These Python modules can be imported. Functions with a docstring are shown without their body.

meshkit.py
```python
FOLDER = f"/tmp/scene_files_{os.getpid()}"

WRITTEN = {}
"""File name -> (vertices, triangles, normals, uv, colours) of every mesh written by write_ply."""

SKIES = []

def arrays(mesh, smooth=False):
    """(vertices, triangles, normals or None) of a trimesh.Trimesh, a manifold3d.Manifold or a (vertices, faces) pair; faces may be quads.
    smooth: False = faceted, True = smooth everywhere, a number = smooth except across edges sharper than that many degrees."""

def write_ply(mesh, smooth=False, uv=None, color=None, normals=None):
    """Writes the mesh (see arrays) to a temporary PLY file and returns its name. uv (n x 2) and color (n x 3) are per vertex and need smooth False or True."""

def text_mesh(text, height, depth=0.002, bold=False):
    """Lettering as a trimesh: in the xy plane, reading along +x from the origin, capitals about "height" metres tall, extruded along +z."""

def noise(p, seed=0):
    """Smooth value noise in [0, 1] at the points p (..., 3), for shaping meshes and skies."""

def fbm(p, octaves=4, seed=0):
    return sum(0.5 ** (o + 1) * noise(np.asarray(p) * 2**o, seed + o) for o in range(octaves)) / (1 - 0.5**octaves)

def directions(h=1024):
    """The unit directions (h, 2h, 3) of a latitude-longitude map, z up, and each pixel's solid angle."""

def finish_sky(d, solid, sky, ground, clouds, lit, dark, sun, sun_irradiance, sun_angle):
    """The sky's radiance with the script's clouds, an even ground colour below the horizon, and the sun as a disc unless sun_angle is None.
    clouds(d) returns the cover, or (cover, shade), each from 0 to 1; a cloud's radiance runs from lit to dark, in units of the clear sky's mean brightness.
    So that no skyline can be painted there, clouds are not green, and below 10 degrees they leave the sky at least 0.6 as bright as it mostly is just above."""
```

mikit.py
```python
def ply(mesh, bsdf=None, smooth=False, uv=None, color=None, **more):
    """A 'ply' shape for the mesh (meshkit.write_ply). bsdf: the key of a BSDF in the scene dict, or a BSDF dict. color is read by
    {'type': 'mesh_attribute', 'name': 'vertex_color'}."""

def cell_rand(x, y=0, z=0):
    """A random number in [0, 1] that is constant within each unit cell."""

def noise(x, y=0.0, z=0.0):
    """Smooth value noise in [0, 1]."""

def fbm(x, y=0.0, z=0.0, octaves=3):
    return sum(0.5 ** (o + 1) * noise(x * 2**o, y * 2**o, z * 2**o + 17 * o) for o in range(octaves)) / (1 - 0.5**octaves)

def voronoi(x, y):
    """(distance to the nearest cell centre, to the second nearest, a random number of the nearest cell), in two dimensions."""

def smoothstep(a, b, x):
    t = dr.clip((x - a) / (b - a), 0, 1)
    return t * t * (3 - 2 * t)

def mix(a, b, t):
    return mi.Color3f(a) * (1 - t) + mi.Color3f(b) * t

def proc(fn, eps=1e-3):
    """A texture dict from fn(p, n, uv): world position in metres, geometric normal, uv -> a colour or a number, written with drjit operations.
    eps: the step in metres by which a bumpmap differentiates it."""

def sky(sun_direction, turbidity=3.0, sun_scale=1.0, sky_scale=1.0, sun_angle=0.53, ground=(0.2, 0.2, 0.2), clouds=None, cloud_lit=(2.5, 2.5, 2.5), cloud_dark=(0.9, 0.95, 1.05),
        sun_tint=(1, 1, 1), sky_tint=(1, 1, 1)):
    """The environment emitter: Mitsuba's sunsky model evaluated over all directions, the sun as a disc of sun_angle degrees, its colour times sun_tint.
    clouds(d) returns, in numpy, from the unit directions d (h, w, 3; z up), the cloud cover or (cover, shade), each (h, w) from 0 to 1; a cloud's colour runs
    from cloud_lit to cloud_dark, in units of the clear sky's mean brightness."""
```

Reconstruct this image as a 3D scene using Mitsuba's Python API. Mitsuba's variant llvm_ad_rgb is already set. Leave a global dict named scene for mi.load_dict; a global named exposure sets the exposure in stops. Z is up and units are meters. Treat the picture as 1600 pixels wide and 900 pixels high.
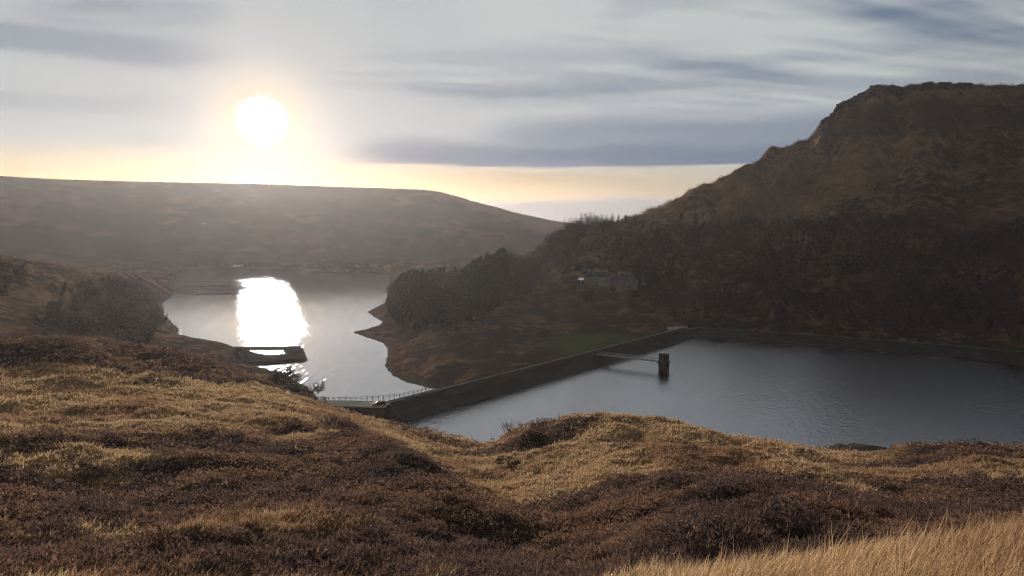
import math, random
import numpy as np, trimesh, mitsuba as mi, drjit as dr
import mikit, meshkit
from mikit import proc, noise, fbm, smoothstep, mix
from scipy.interpolate import RBFInterpolator
from scipy.spatial import cKDTree

T = mi.ScalarTransform4f
rng = np.random.default_rng(7)
random.seed(7)
scene, labels = {}, {}

# ------------------------------------------------------------------ camera, sky, exposure
F0, H0, V0 = 1080.0, 70.0, 345.0          # focal length in 1600-px pixels, eye height, row of the horizon
PITCH = math.atan((450 - V0) / F0)
CP, SP = math.cos(PITCH), math.sin(PITCH)
exposure = 2.62
scene['camera'] = {'type': 'perspective', 'fov': 2 * math.degrees(math.atan(800 / F0)), 'fov_axis': 'x', 'near_clip': 0.1, 'far_clip': 30000.0,
                   'to_world': T().look_at(origin=[0, 0, H0], target=[0, CP, H0 - SP], up=[0, 0, 1]),
                   'medium': {'type': 'ref', 'id': 'haze_air'}}
SUN_AZ, SUN_EL = math.radians(-19.5), math.radians(7.55)
SUN = [math.sin(SUN_AZ) * math.cos(SUN_EL), math.cos(SUN_AZ) * math.cos(SUN_EL), math.sin(SUN_EL)]


def sstep(a, b, x):
    t = np.clip((x - a) / (b - a), 0, 1)
    return t * t * (3 - 2 * t)


def clouds(d):
    """Streaky high cloud over the whole sky: a thin veil, darker banks in bands near the horizon, thinner round the sun."""
    el = np.degrees(np.arcsin(np.clip(d[..., 2], -1, 1)))
    az = np.degrees(np.arctan2(d[..., 0], d[..., 1]))
    k = 1.0 / (d[..., 2] + 0.12)
    X, Y = d[..., 0] * k, d[..., 1] * k                      # a flat layer seen in perspective
    a, b = X * 0.98 + Y * 0.2, -X * 0.2 + Y * 0.98
    warp_ = meshkit.fbm(np.stack([a * 0.8, b * 1.1, 0 * a + 2], -1), 3, 8) - 0.5
    wisps = meshkit.fbm(np.stack([a * 0.55 + 0.9 * warp_, b * 2.9 + 1.6 * warp_, 0 * a], -1), 6, 3)
    hair = meshkit.fbm(np.stack([a * 2.4, b * 19 + 4 * warp_ + 0.8 * a, 0 * a + 6], -1), 4, 13)
    fine = meshkit.fbm(np.stack([az / 16 + el * 0.04, el / 0.5 + 0.8 * wisps, 0 * a], -1), 4, 11)
    broad = meshkit.fbm(np.stack([az / 30, el / 3.4, 0 * a + 4], -1), 4, 21)
    wob = (meshkit.fbm(np.stack([az / 9, el / 1.0, 0 * a + 9], -1), 4, 5) - 0.5)
    cs = d @ np.array(SUN)
    off = np.degrees(np.arccos(np.clip(cs, -1, 1)))
    shade = 0.50 * sstep(0.36, 0.74, wisps) + 0.20 * (fine - 0.5) + 0.55 * (hair - 0.5) + 0.4 * sstep(0.48, 0.75, broad) - 0.20 + 0.24 * sstep(18, 50, off) + 0.25 * sstep(45, 100, off)

    def bank(a0, a1, fa, e0, e1, f0, f1, s):
        e = el + wob * 0.9
        return s * sstep(a0 - fa, a0 + fa, az + wob * 6) * (1 - sstep(a1 - fa, a1 + fa, az + wob * 6)) * sstep(e0 - f0, e0 + f0, e) * (1 - sstep(e1 - f1, e1 + f1, e))
    dark = bank(-13, 34, 4, 4.45, 6.5, 0.12, 1.3, 1.0)
    dark = np.maximum(dark, bank(-2, 34, 6, 4.6, 8.2, 0.3, 1.2, 0.75))
    dark = np.maximum(dark, bank(-60, -23, 5, 10.8, 13.2, 0.7, 0.9, 0.65))
    dark = np.maximum(dark, bank(-60, -24, 6, 7.2, 8.6, 0.5, 0.6, 0.35))
    dark = np.maximum(dark, bank(-4, 40, 4, -1, 1.75, 0.3, 0.35, 0.8))
    dark = np.maximum(dark, bank(-10, 16, 6, 9.0, 10.5, 0.6, 0.9, 0.3))
    dark = np.maximum(dark, bank(-13, 14, 5, 12.2, 13.6, 0.6, 0.9, 0.35))
    shade = np.clip(np.maximum(shade, dark) + 0.15 * dark * (fine - .5), 0, 1)
    cover = 0.95 - 0.72 * (1 - sstep(2.0, 6.5, el)) * (1 - dark) * (1 - 0.6 * sstep(30, 60, off))
    thin = np.exp(-(off / 3.4) ** 2)
    cover = cover * (1 - 0.5 * thin)
    cover = cover * (1 - 0.86 * sstep(42, 90, off))
    return np.clip(cover, 0, 1), np.maximum(shade, 0.16 * sstep(2.0, 6.0, off) * (1 - sstep(14, 22, off))) * (1 - 0.75 * np.exp(-(off / 4.0) ** 2))


scene['sky'] = mikit.sky(SUN, turbidity=3, sun_scale=1.0, sky_scale=0.40, sun_angle=3.4, clouds=clouds,
                         cloud_lit=(5.25, 5.5, 5.6), cloud_dark=(1.0, 1.6, 2.6), sun_tint=(0.85, 1.42, 4.6), sky_tint=(1.12, 0.97, 0.85))

# ------------------------------------------------------------------ pixels of the photograph to places
def ray(u, v):
    d = np.array([u - 800.0, F0 * CP - (v - 450) * SP, -F0 * SP - (v - 450) * CP])
    return d / math.hypot(d[0], d[1])


def at(u, v, r=None, z=None):
    """The place seen at that pixel, r metres off along the ground, or at the height z."""
    d = ray(u, v)
    if r is None:
        r = (z - H0) / d[2]
    return np.array([d[0] * r, d[1] * r, H0 + d[2] * r])


def to_px(p):
    p = np.asarray(p, float)
    y, z = p[..., 1], p[..., 2] - H0
    w = y * CP - z * SP
    return np.stack([800 + F0 * p[..., 0] / w, 450 - F0 * (y * SP + z * CP) / w], -1)


# ------------------------------------------------------------------ the terrain: one height field through surveyed points
ZU, ZL = 0.0, -12.0                       # the water of the upper and of the lower reservoir
PTS = []


def P(*rows):
    PTS.extend(at(u, v, r=r) for u, v, r in rows)


def Z(*rows):
    PTS.extend(at(u, v, z=z) for u, v, z in rows)


def B(*rows):                             # bearing of the column u, distance, height
    for u, r, z in rows:
        d = ray(u, V0)
        PTS.append(np.array([d[0] * r, d[1] * r, z]))


# the hill we stand on
for a in range(0, 360, 60):
    PTS.append(np.array([3 * math.cos(a * math.pi / 180), 3 * math.sin(a * math.pi / 180), 68.1 - 0.9 * math.sin(a * math.pi / 180)]))
for a, r, z in [(-90, 20, 72), (-60, 20, 71), (-120, 20, 71), (-90, 120, 95), (-30, 40, 66), (-150, 40, 66), (-90, 600, 170), (-45, 300, 90), (-135, 300, 90), (0, 100, 42),
                (180, 100, 48), (180, 300, 46), (0, 300, 30), (0, 600, 120), (180, 700, 70), (-90, 2500, 240), (0, 2000, 260), (180, 2000, 220), (-90, 5000, 60), (0, 5000, 60), (180, 5000, 60), (90, 5000, -25)]:
    PTS.append(np.array([r * math.cos(a * math.pi / 180), r * math.sin(a * math.pi / 180), z]))
P((-300, 900, 27), (0, 900, 26), (300, 900, 25), (600, 900, 24), (850, 900, 22), (1020, 900, 17),
  (1130, 935, 10.5), (1250, 915, 11.3), (1400, 890, 12), (1500, 874, 12.3), (1600, 858, 12.6), (1800, 822, 13.5),
  (1250, 915, 17), (1400, 890, 19), (1600, 862, 20), (1800, 835, 22), (1050, 900, 23), (1200, 862, 27), (1400, 832, 35), (1600, 806, 41), (1850, 800, 44),
  (700, 1100, 14), (300, 1100, 15), (0, 1100, 16), (1200, 1070, 8), (1400, 1050, 8), (1600, 1030, 8), (1900, 990, 8), (1000, 1100, 9.5),
  (0, 800, 45), (200, 800, 43), (400, 800, 40), (600, 800, 39), (750, 805, 42), (850, 810, 42), (1000, 810, 39), (1150, 805, 38), (1300, 795, 44), (1500, 786, 56), (1600, 785, 58), (1900, 780, 60),
  (-250, 720, 75), (0, 720, 70), (200, 700, 74), (400, 690, 77), (550, 710, 68), (650, 735, 62), (720, 775, 50),
  (770, 745, 74), (750, 715, 96), (790, 702, 116), (700, 700, 112), (640, 690, 112),
  (0, 640, 108), (200, 625, 116), (350, 628, 114), (450, 660, 100), (550, 685, 92), (620, 705, 84), (0, 592, 146), (200, 588, 148), (300, 604, 138),
  (0, 560, 172), (200, 560, 172), (330, 590, 160),
  (800, 755, 67), (880, 765, 60), (700, 745, 78),
  (820, 728, 88), (880, 718, 86), (960, 712, 83), (1080, 722, 78), (1180, 738, 74), (1260, 755, 70), (1330, 770, 62),
  (900, 712, 97), (1000, 708, 99), (1090, 710, 97), (1180, 722, 94), (1260, 742, 88), (1330, 752, 82), (1000, 714, 89), (1090, 721, 86),
  (1450, 752, 84), (1600, 765, 76), (1450, 722, 106), (1600, 735, 98), (1380, 728, 110), (1900, 765, 90),
  (900, 684, 113), (1000, 682, 115), (1150, 702, 113), (1280, 724, 111), (830, 692, 119))
crest = [(-300, 520, 200), (0, 529, 195), (100, 531, 195), (180, 536, 193), (250, 546, 190), (330, 564, 182), (400, 592, 172), (460, 628, 162), (550, 653, 155), (650, 673, 147), (720, 683, 141),
         (780, 688, 138), (803, 668, 134), (850, 654, 132), (900, 649, 131), (980, 649, 130), (1050, 656, 130), (1150, 681, 131), (1280, 707, 134), (1370, 712, 138), (1430, 693, 126), (1500, 698, 126),
         (1600, 711, 124), (1900, 735, 120)]
def dense(rows, step=35):
    """The points of a line, with more of them in between."""
    rows = np.array(rows, float)
    u = np.concatenate([np.linspace(a, b, max(2, int((b - a) / step) + 1))[:-1] for a, b in zip(rows[:-1, 0], rows[1:, 0])] + [rows[-1:, 0]])
    return [(a, *(np.interp(a, rows[:, 0], rows[:, k]) for k in range(1, rows.shape[1]))) for a in u]


crest = dense(crest)
P(*crest)
for u, v, r in crest:
    z = at(u, v, r=r)[2]
    B((u, r + 14, z - 6.5))
    if u > 600:
        B((u, r + 32, z - 17), (u, 192, -2.0), (u, 215, -6))
    elif u < 400:
        B((u, r + 40, z - 17))
Z((1310, 697, 0.5), (1360, 699, 0.5))
# the slope under the road at the near end of the dam, and the shore behind it
P((480, 650, 234), (540, 654, 236), (590, 660, 237), (440, 640, 232))
Z((440, 633, 4.2), (480, 634, 4.0), (540, 637, 3.8), (590, 643, 3.6), (460, 628, 4.1), (520, 628, 4.0), (580, 630, 3.9),
  (500, 622, 3.6), (560, 622, 3.6))
B((500, 268, -6), (560, 268, -8), (620, 268, -10), (560, 285, -14), (620, 290, -16), (690, 285, -14))
Z((392, 569, -11.9), (440, 582, -11.9), (468, 600, -11.9), (488, 613, -11.9), (430, 592, -8.5), (455, 612, -5.0), (400, 585, -9.5), (340, 575, -9.5),
  (300, 545, -9.5), (380, 563, -10.6), (280, 530, -10.6), (335, 533, -11.9), (366, 543, -11.9), (375, 555, -10.8),
  (250, 512, -8.5), (275, 521, -12), (283, 514, -12), (264, 499, -12), (254, 485, -12), (255, 470, -12), (270, 462, -12))
B(*[(u, r, z) for u, row in ((-200, ((300, 27), (400, 28), (480, 32), (540, 42), (600, 56), (680, 50), (900, 6))), (0, ((300, 20), (350, 19), (400, 19), (440, 20), (480, 22), (520, 27), (560, 35), (610, 46), (680, 36), (780, 16), (900, 0))),
                             (50, ((300, 16), (350, 14), (400, 14), (440, 16), (480, 18), (520, 22), (560, 28), (610, 36), (650, 40), (720, 30), (900, 0))),
                             (100, ((300, 13), (350, 10), (400, 9), (440, 10), (480, 13), (520, 17), (560, 21), (620, 28), (690, 34), (760, 24), (870, 6))),
                             (150, ((300, 10), (350, 4), (400, 1), (480, 3), (560, 10), (640, 18), (740, 26), (830, 14))),
                             (200, ((300, 7), (350, -1), (400, -5), (480, -5), (560, 0), (640, 7), (720, 13), (800, 18.5), (870, 8))),
                             (250, ((350, -6), (400, -8.5), (500, -9.5), (600, -9), (700, -6), (800, -2), (900, 2.5)))) for r, z in row])
B((200, 1000, -8), (100, 1000, -8), (0, 1000, -6))
Z((280, 421, -12), (276, 432, -12), (262, 440, -10), (268, 449, -11.5), (300, 446, -12.02), (350, 448, -12.05), (380, 450, -12.2), (300, 458, -11.95), (360, 459, -12.05), (400, 456, -12.25), (320, 452, -12.05), (330, 466, -12.5), (310, 438, -12.6),
  (480, 600, -15), (560, 600, -16), (420, 480, -20), (500, 480, -22), (560, 560, -20), (420, 530, -16), (420, 440, -18), (550, 440, -18), (300, 480, -15), (340, 428, -15), (300, 500, -14), (330, 515, -14), (500, 560, -16), (640, 612, -15), (470, 590, -14))
# the far ridge
FAR = np.array([(-300, 420, 262), (0, 420, 275), (80, 420, 279.5), (150, 420, 282), (300, 420, 285.5), (420, 419.5, 288), (500, 424, 291), (610, 429, 294.5), (660, 432, 296.5), (685, 433, 299.5), (715, 436, 307), (750, 440, 317), (790, 442, 328), (820, 445, 335), (880, 448, 347), (1000, 450, 358), (1400, 455, 375)], float)
FAR_R = np.array([1250, 1330, 1500, 1760, 2050, 2220, 2330, 2600, 3300, 5000.0])
for u in (-300, 0, 150, 300, 360, 420, 480, 540, 610, 750, 880, 1000):
    if 250 < u < 620:
        Z((u, float(np.interp(u, FAR[:, 0], FAR[:, 1])), -12))
    B((u, 1330, 0 if u > 200 else 10), (u, 1800, 60), (u, 2330, 150))


def far_hill(x, y):
    """The long moor beyond the lower reservoir, rising from its shore to a level edge."""
    from scipy.interpolate import PchipInterpolator
    us = np.arange(-300, 1401, 10.0)
    sh, cv = PchipInterpolator(FAR[:, 0], FAR[:, 1])(us), PchipInterpolator(FAR[:, 0], FAR[:, 2])(us)
    tab = []
    for u, s0, c0 in zip(us, sh, cv):
        zs = [-9.0, 0.0] + [H0 + r * ray(u, c0 + (s0 - c0) * f)[2] for f, r in ((0.80, 1500), (0.50, 1760), (0.22, 2050), (0.06, 2220), (0.0, 2330))]
        tab.append(zs + [zs[-1] - 8, zs[-1] * 0.6, 0.0])
    tab = PchipInterpolator(FAR_R, np.array(tab), axis=1)
    rg_ = np.arange(1250, 5000, 10.0)
    grid = tab(rg_)
    baz = np.array([math.atan2(ray(u, V0)[0], ray(u, V0)[1]) for u in us])
    from scipy.ndimage import map_coordinates
    return map_coordinates(grid, [np.interp(np.arctan2(x, y), baz, np.arange(len(us))), np.clip((np.hypot(x, y) - 1250) / 10, 0, len(rg_) - 1)], order=1, mode='nearest')


# the wooded promontory and the fields above the dam
Z((575, 486, -12), (585, 496, -12), (598, 505, -12), (572, 513, -12), (552, 519, -12), (575, 527, -12), (600, 536, -12), (606, 552, -12), (603, 572, -12), (612, 585, -12), (635, 597, -12), (662, 604, -12), (692, 609, -12),
  (603, 470, -12), (612, 455, -12), (640, 500, -3), (625, 520, -9), (640, 560, -7), (680, 575, -7), (720, 590, -7.5), (700, 545, -2), (780, 560, -3), (850, 530, 0), (800, 575, -5), (900, 530, 0.6), (980, 530, 1.4), (930, 545, 0.6), (940, 526, 1.6),
  (900, 490, 6.5), (860, 500, 4.5), (760, 510, 3), (1000, 500, 3.5), (960, 470, 12), (900, 455, 18), (940, 449, 20), (985, 452, 19), (1040, 470, 11), (1040, 505, 4), (1050, 514, 4), (820, 470, 12))
P((700, 470, 600), (640, 470, 560), (660, 452, 640), (740, 430, 660), (790, 400, 690), (850, 380, 710), (830, 430, 640))
P((625, 452, 640), (640, 438, 700), (680, 425, 720))
B((640, 800, -8), (700, 850, -4), (760, 860, 5), (620, 700, -9), (800, 950, 10), (850, 950, 25), (900, 900, 40), (960, 1000, 50))
ridge = [(905, 351, 725), (945, 347, 750), (980, 339, 785), (1050, 312, 845), (1100, 289, 875), (1150, 267, 905), (1200, 244, 935), (1250, 217, 965), (1285, 187, 985), (1312, 162, 1000), (1340, 149, 1005), (1366, 133, 1010),
         (1450, 131.5, 1030), (1530, 134, 1045), (1600, 133, 1060), (1900, 128, 1060)]
ridge = dense(ridge, 25)
P(*ridge)
for u, v, r in ridge:
    z = at(u, v, r=r)[2]
    B((u, r + 60, z - (14 if u < 1300 else 1)), (u, r + 400, z * 0.6))
P((1000, 366, 690), (1000, 405, 610), (1000, 438, 555), (1100, 350, 705), (1100, 400, 610), (1100, 450, 520), (1060, 330, 770), (1120, 316, 800), (1200, 300, 805), (1200, 350, 700), (1200, 420, 565),
  (1200, 470, 470), (1300, 205, 940), (1340, 180, 955), (1300, 230, 905), (1300, 280, 825), (1300, 350, 690), (1300, 430, 550), (1300, 490, 440), (1400, 178, 962), (1400, 214, 915), (1400, 270, 830), (1400, 350, 680),
  (1400, 440, 530), (1500, 175, 962), (1500, 216, 910), (1500, 280, 800), (1600, 172, 965), (1600, 217, 905), (1600, 290, 770), (1600, 350, 655), (1600, 440, 500), (1900, 220, 900), (1900, 350, 640), (1900, 450, 470), (1260, 250, 900))
# the bank and floor of the upper reservoir
DAM0, DAM1 = at(606, 631.0, z=5.0), at(1066, 513.5, z=5.0)
BANK = [DAM1, at(1090, 513, z=4.0), at(1180, 517.5, z=4.0), at(1300, 526, z=4.0), at(1400, 534, z=4.0), at(1500, 542, z=4.0), at(1600, 551, z=4.0), at(1800, 571, z=4.0), at(2100, 605, z=4.0)]
BANK = np.array(BANK)
BANKD = np.concatenate([np.linspace(a, b, 9)[:-1] for a, b in zip(BANK[:-1], BANK[1:])] + [BANK[-1:]])
PTS += [p * [1.008, 1.008, 1] + [0, 0, -0.4] for p in BANKD[1:]] + [p * [1.06, 1.06, 1] + [0, 0, 2.6] for p in BANKD[1::2]] + [p * [0.955, 0.955, 0] + [0, 0, -2.5] for p in BANKD[1:]]
B((700, 260, -6), (800, 260, -6), (900, 260, -6), (1000, 260, -7), (1200, 260, -7), (1400, 260, -7), (1600, 240, -7), (1900, 230, -6), (1000, 330, -6), (1200, 340, -6), (1400, 310, -6))
PTS = np.array(PTS)


def warp(x, y):
    r = np.hypot(x, y) + 1e-9
    s = np.log1p(r / 4.0) / r * 10
    return np.stack([x * s, y * s], -1)


_tree = cKDTree(warp(PTS[:, 0], PTS[:, 1]))
_pairs = sorted({max(a, b) for a, b in _tree.query_pairs(0.05)})
PTS = np.delete(PTS, _pairs, 0)
_q = warp(PTS[:, 0], PTS[:, 1])
def _k(a, b):
    d = np.sqrt(np.maximum((a ** 2).sum(1)[:, None] + (b ** 2).sum(1)[None] - 2 * a @ b.T, 0) + 1e-4)
    return -d * np.sqrt(d)


_n = len(PTS)
_A = np.zeros((_n + 3, _n + 3))
_A[:_n, :_n] = _k(_q, _q) + 0.012 * np.eye(_n)
_A[:_n, _n] = _A[_n, :_n] = 1
_A[:_n, _n + 1:] = _q
_A[_n + 1:, :_n] = _q.T
_w = np.linalg.solve(_A, np.append(PTS[:, 2], [0, 0, 0]))


def base_height(x, y):
    x, y = np.ravel(x), np.ravel(y)
    out = np.empty(len(x))
    for i in range(0, len(x), 8000):
        q = warp(x[i:i + 8000], y[i:i + 8000])
        out[i:i + 8000] = _k(q, _q) @ _w[:-3] + _w[-3] + q @ _w[-2:]
    return out


def seg_dist(x, y, line):
    """Distance to a polyline in plan, and how far along it."""
    best, along, acc = np.full(np.shape(x), 1e9), np.zeros(np.shape(x)), 0.0
    for a, b in zip(line[:-1], line[1:]):
        dx, dy = b[0] - a[0], b[1] - a[1]
        L = math.hypot(dx, dy)
        t = np.clip(((x - a[0]) * dx + (y - a[1]) * dy) / L ** 2, 0, 1)
        d = np.hypot(x - a[0] - t * dx, y - a[1] - t * dy)
        along = np.where(d < best, acc + t * L, along)
        best = np.minimum(best, d)
        acc += L
    return best, along


_TAB = np.random.default_rng(5).random((256, 256)).astype(np.float32)


def nz(x, y, s, o=4, seed=0, where=None):
    """Smooth noise in [0, 1] with features s metres wide."""
    x, y = np.asarray(x), np.asarray(y)
    if where is not None:
        out = np.full(x.shape, 0.5)
        if where.any():
            out[where] = nz(x[where], y[where], s, o, seed)
        return out
    ca, sa = math.cos(seed * 0.7), math.sin(seed * 0.7)
    p, q, tot = (x * ca - y * sa) / s + seed * 17.31, (x * sa + y * ca) / s + seed * 9.77, 0
    for k in range(o):
        i, j = np.floor(p), np.floor(q)
        t, w = (p - i).astype(np.float32), (q - j).astype(np.float32)
        t, w = t * t * (3 - 2 * t), w * w * (3 - 2 * w)
        i, j = i.astype(np.int64) & 255, j.astype(np.int64) & 255
        i1, j1 = (i + 1) & 255, (j + 1) & 255
        g = (_TAB[i, j] * (1 - t) + _TAB[i1, j] * t) * (1 - w) + (_TAB[i, j1] * (1 - t) + _TAB[i1, j1] * t) * w
        tot = tot + 0.5 ** (k + 1) * g
        p, q = p * 2 + 31.7, q * 2 + 11.3
    return tot / (1 - 0.5 ** o)


SPURS = [([at(1262, 262, r=880), at(1235, 282, r=835), at(1200, 310, r=780), at(1150, 335, r=725), at(1110, 352, r=695)], 11.0, 14.0),
         ([at(1205, 256, r=915), at(1182, 288, r=840), at(1120, 305, r=805), at(1065, 330, r=760)], 9.0, 12.0),
         ([at(1290, 215, r=925), at(1240, 245, r=890)], 5.0, 10.0)]
FOLDS = [([at(720, 690, r=128), at(760, 722, r=100), at(785, 752, r=74), at(805, 795, r=48), at(835, 845, r=33)], -1.1, 6.0),
         ([at(540, 685, r=95), at(640, 722, r=71), at(700, 762, r=54), at(745, 800, r=43)], 1.5, 5.0),
         ([at(870, 722, r=86), at(960, 716, r=83), at(1080, 724, r=78), at(1180, 739, r=75), at(1265, 755, r=70)], 1.5, 6.0),
         ([at(880, 712, r=100), at(1000, 706, r=103), at(1100, 709, r=100), at(1200, 727, r=95)], -1.3, 5.0),
         ([at(1000, 850, r=30), at(1100, 805, r=41), at(1250, 778, r=55)], 0.8, 2.4), ([at(1120, 855, r=28), at(1220, 818, r=36), at(1330, 790, r=46)], 0.9, 2.4), ([at(900, 820, r=39), at(1010, 785, r=47), at(1130, 765, r=58)], 0.7, 2.6),
         ([at(60, 700, r=75), at(220, 720, r=66), at(400, 735, r=60)], 0.9, 3.5), ([at(0, 640, r=108), at(150, 650, r=101), at(330, 665, r=93)], -0.9, 4.0), ([at(200, 860, r=30), at(420, 835, r=34), at(560, 840, r=33)], 0.8, 2.6)]
GULLIES = [([at(1240, 300, r=800), at(1205, 325, r=745), at(1170, 345, r=700)], -6.0, 12.0), ([at(1180, 268, r=885), at(1130, 292, r=835), at(1080, 318, r=780)], -5.0, 14.0)]


ROADLINE = np.array([at(u, v, z=5.0) for u, v in ((380, 640), (430, 631.5), (470, 628.5), (510, 628.3), (550, 629.0), (585, 630.5), (606, 630.5))])


def outline(*rows):
    return np.array([at(u, v, z=z)[:2] if k == 'v' else ray(u, V0)[:2] * v for k, u, v, z in [(*r, 0)[:4] if r[0] == 'r' else r for r in rows]])


_v = lambda z, *uv: [('v', u, v, z) for u, v in uv]
UPPER = outline(*_v(ZU, (625, 670), (648, 658), (720, 636), (800, 612), (880, 586), (960, 563), (1040, 541), (1066, 533), (1100, 533), (1180, 536.5), (1300, 545), (1400, 554), (1500, 563), (1600, 572), (1800, 592), (2100, 625)),
                ('r', 2100, 140), ('r', 1800, 160), ('r', 1600, 172), ('r', 1500, 176), *_v(ZU, (1400, 702), (1375, 697), (1340, 693), (1300, 694), (1275, 700)), ('r', 1200, 188), ('r', 1000, 188), ('r', 800, 186), ('r', 700, 190), ('r', 640, 205))
LOWER = outline(*_v(ZL, (280, 421), (350, 418.6), (420, 419.5), (500, 424), (610, 429), (609, 440), (606, 452), (603, 465), (601, 475), (588, 481), (573, 487), (584, 495), (600, 503), (588, 510), (572, 514), (552, 519), (562, 524), (582, 530), (600, 537),
                         (607, 547), (604, 560), (602, 573), (612, 586), (635, 597), (662, 604), (694, 610)), ('r', 705, 300), ('r', 690, 288), ('r', 620, 290), ('r', 560, 288), ('r', 510, 292),
                *_v(ZL, (489, 614), (478, 604), (466, 598), (440, 583), (392, 570), (380, 567), (366, 543), (352, 537), (335, 533), (300, 527), (275, 522), (282, 514), (270, 506), (264, 499), (256, 492), (254, 485), (255, 472), (268, 464), (272, 455), (264, 446), (272, 438), (277, 430)))


def inside(x, y, poly):
    r = np.zeros(np.shape(x), bool)
    for (ax, ay), (bx, by) in zip(poly, np.roll(poly, -1, 0)):
        if ay != by:
            r ^= ((ay > y) != (by > y)) & (x < (bx - ax) * (y - ay) / (by - ay) + ax)
    return r


def shores(x, y, z):
    """The ground kept under the water inside the two outlines and just above it outside them."""
    for poly, level, reach in ((UPPER, ZU, 12.0), (LOWER, ZL, 25.0)):
        lo, hi = poly.min(0) - reach, poly.max(0) + reach
        m = np.nonzero((x > lo[0]) & (x < hi[0]) & (y > lo[1]) & (y < hi[1]))[0]
        px, py = x[m] + (nz(x[m], y[m], 6, 3, 61) - 0.5) * 3.5, y[m] + (nz(x[m], y[m], 6, 3, 62) - 0.5) * 3.5
        d, _ = seg_dist(px, py, np.vstack([poly, poly[:1]]))
        ins = inside(px, py, poly)
        zz = z[m]
        bed = level - 0.15 - 0.22 * np.minimum(d, 25)
        zz = np.where(ins, np.minimum(zz, bed), zz)
        out = ~ins & (d < reach)
        t = 1 - sstep(0, reach, d)
        floor = level + 0.2 + 0.16 * d
        cap = level + 0.5 + 0.55 * d
        zz = np.where(out, np.clip(zz, floor * t + np.minimum(zz, floor) * (1 - t), np.maximum(cap, floor) * t + np.maximum(zz, cap) * (1 - t)), zz)
        if level == ZL:                   # mud banks just breaking the surface
            c, c2 = at(318, 448, z=ZL), at(330, 459, z=ZL)
            for q, a, b in ((c, 62, 26), (c2, 62, 26)):
                e = np.exp(-(((x[m] - q[0]) / a) ** 2 + ((y[m] - q[1]) / b) ** 2) ** 2)
                zz = np.maximum(zz, np.where(ins, level - 2 + e * 2.0 + e * 0.9 * (nz(x[m] * 0.35, y[m], 9, 4, 63) - 0.44), -99))
        z[m] = zz
    return z


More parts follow.
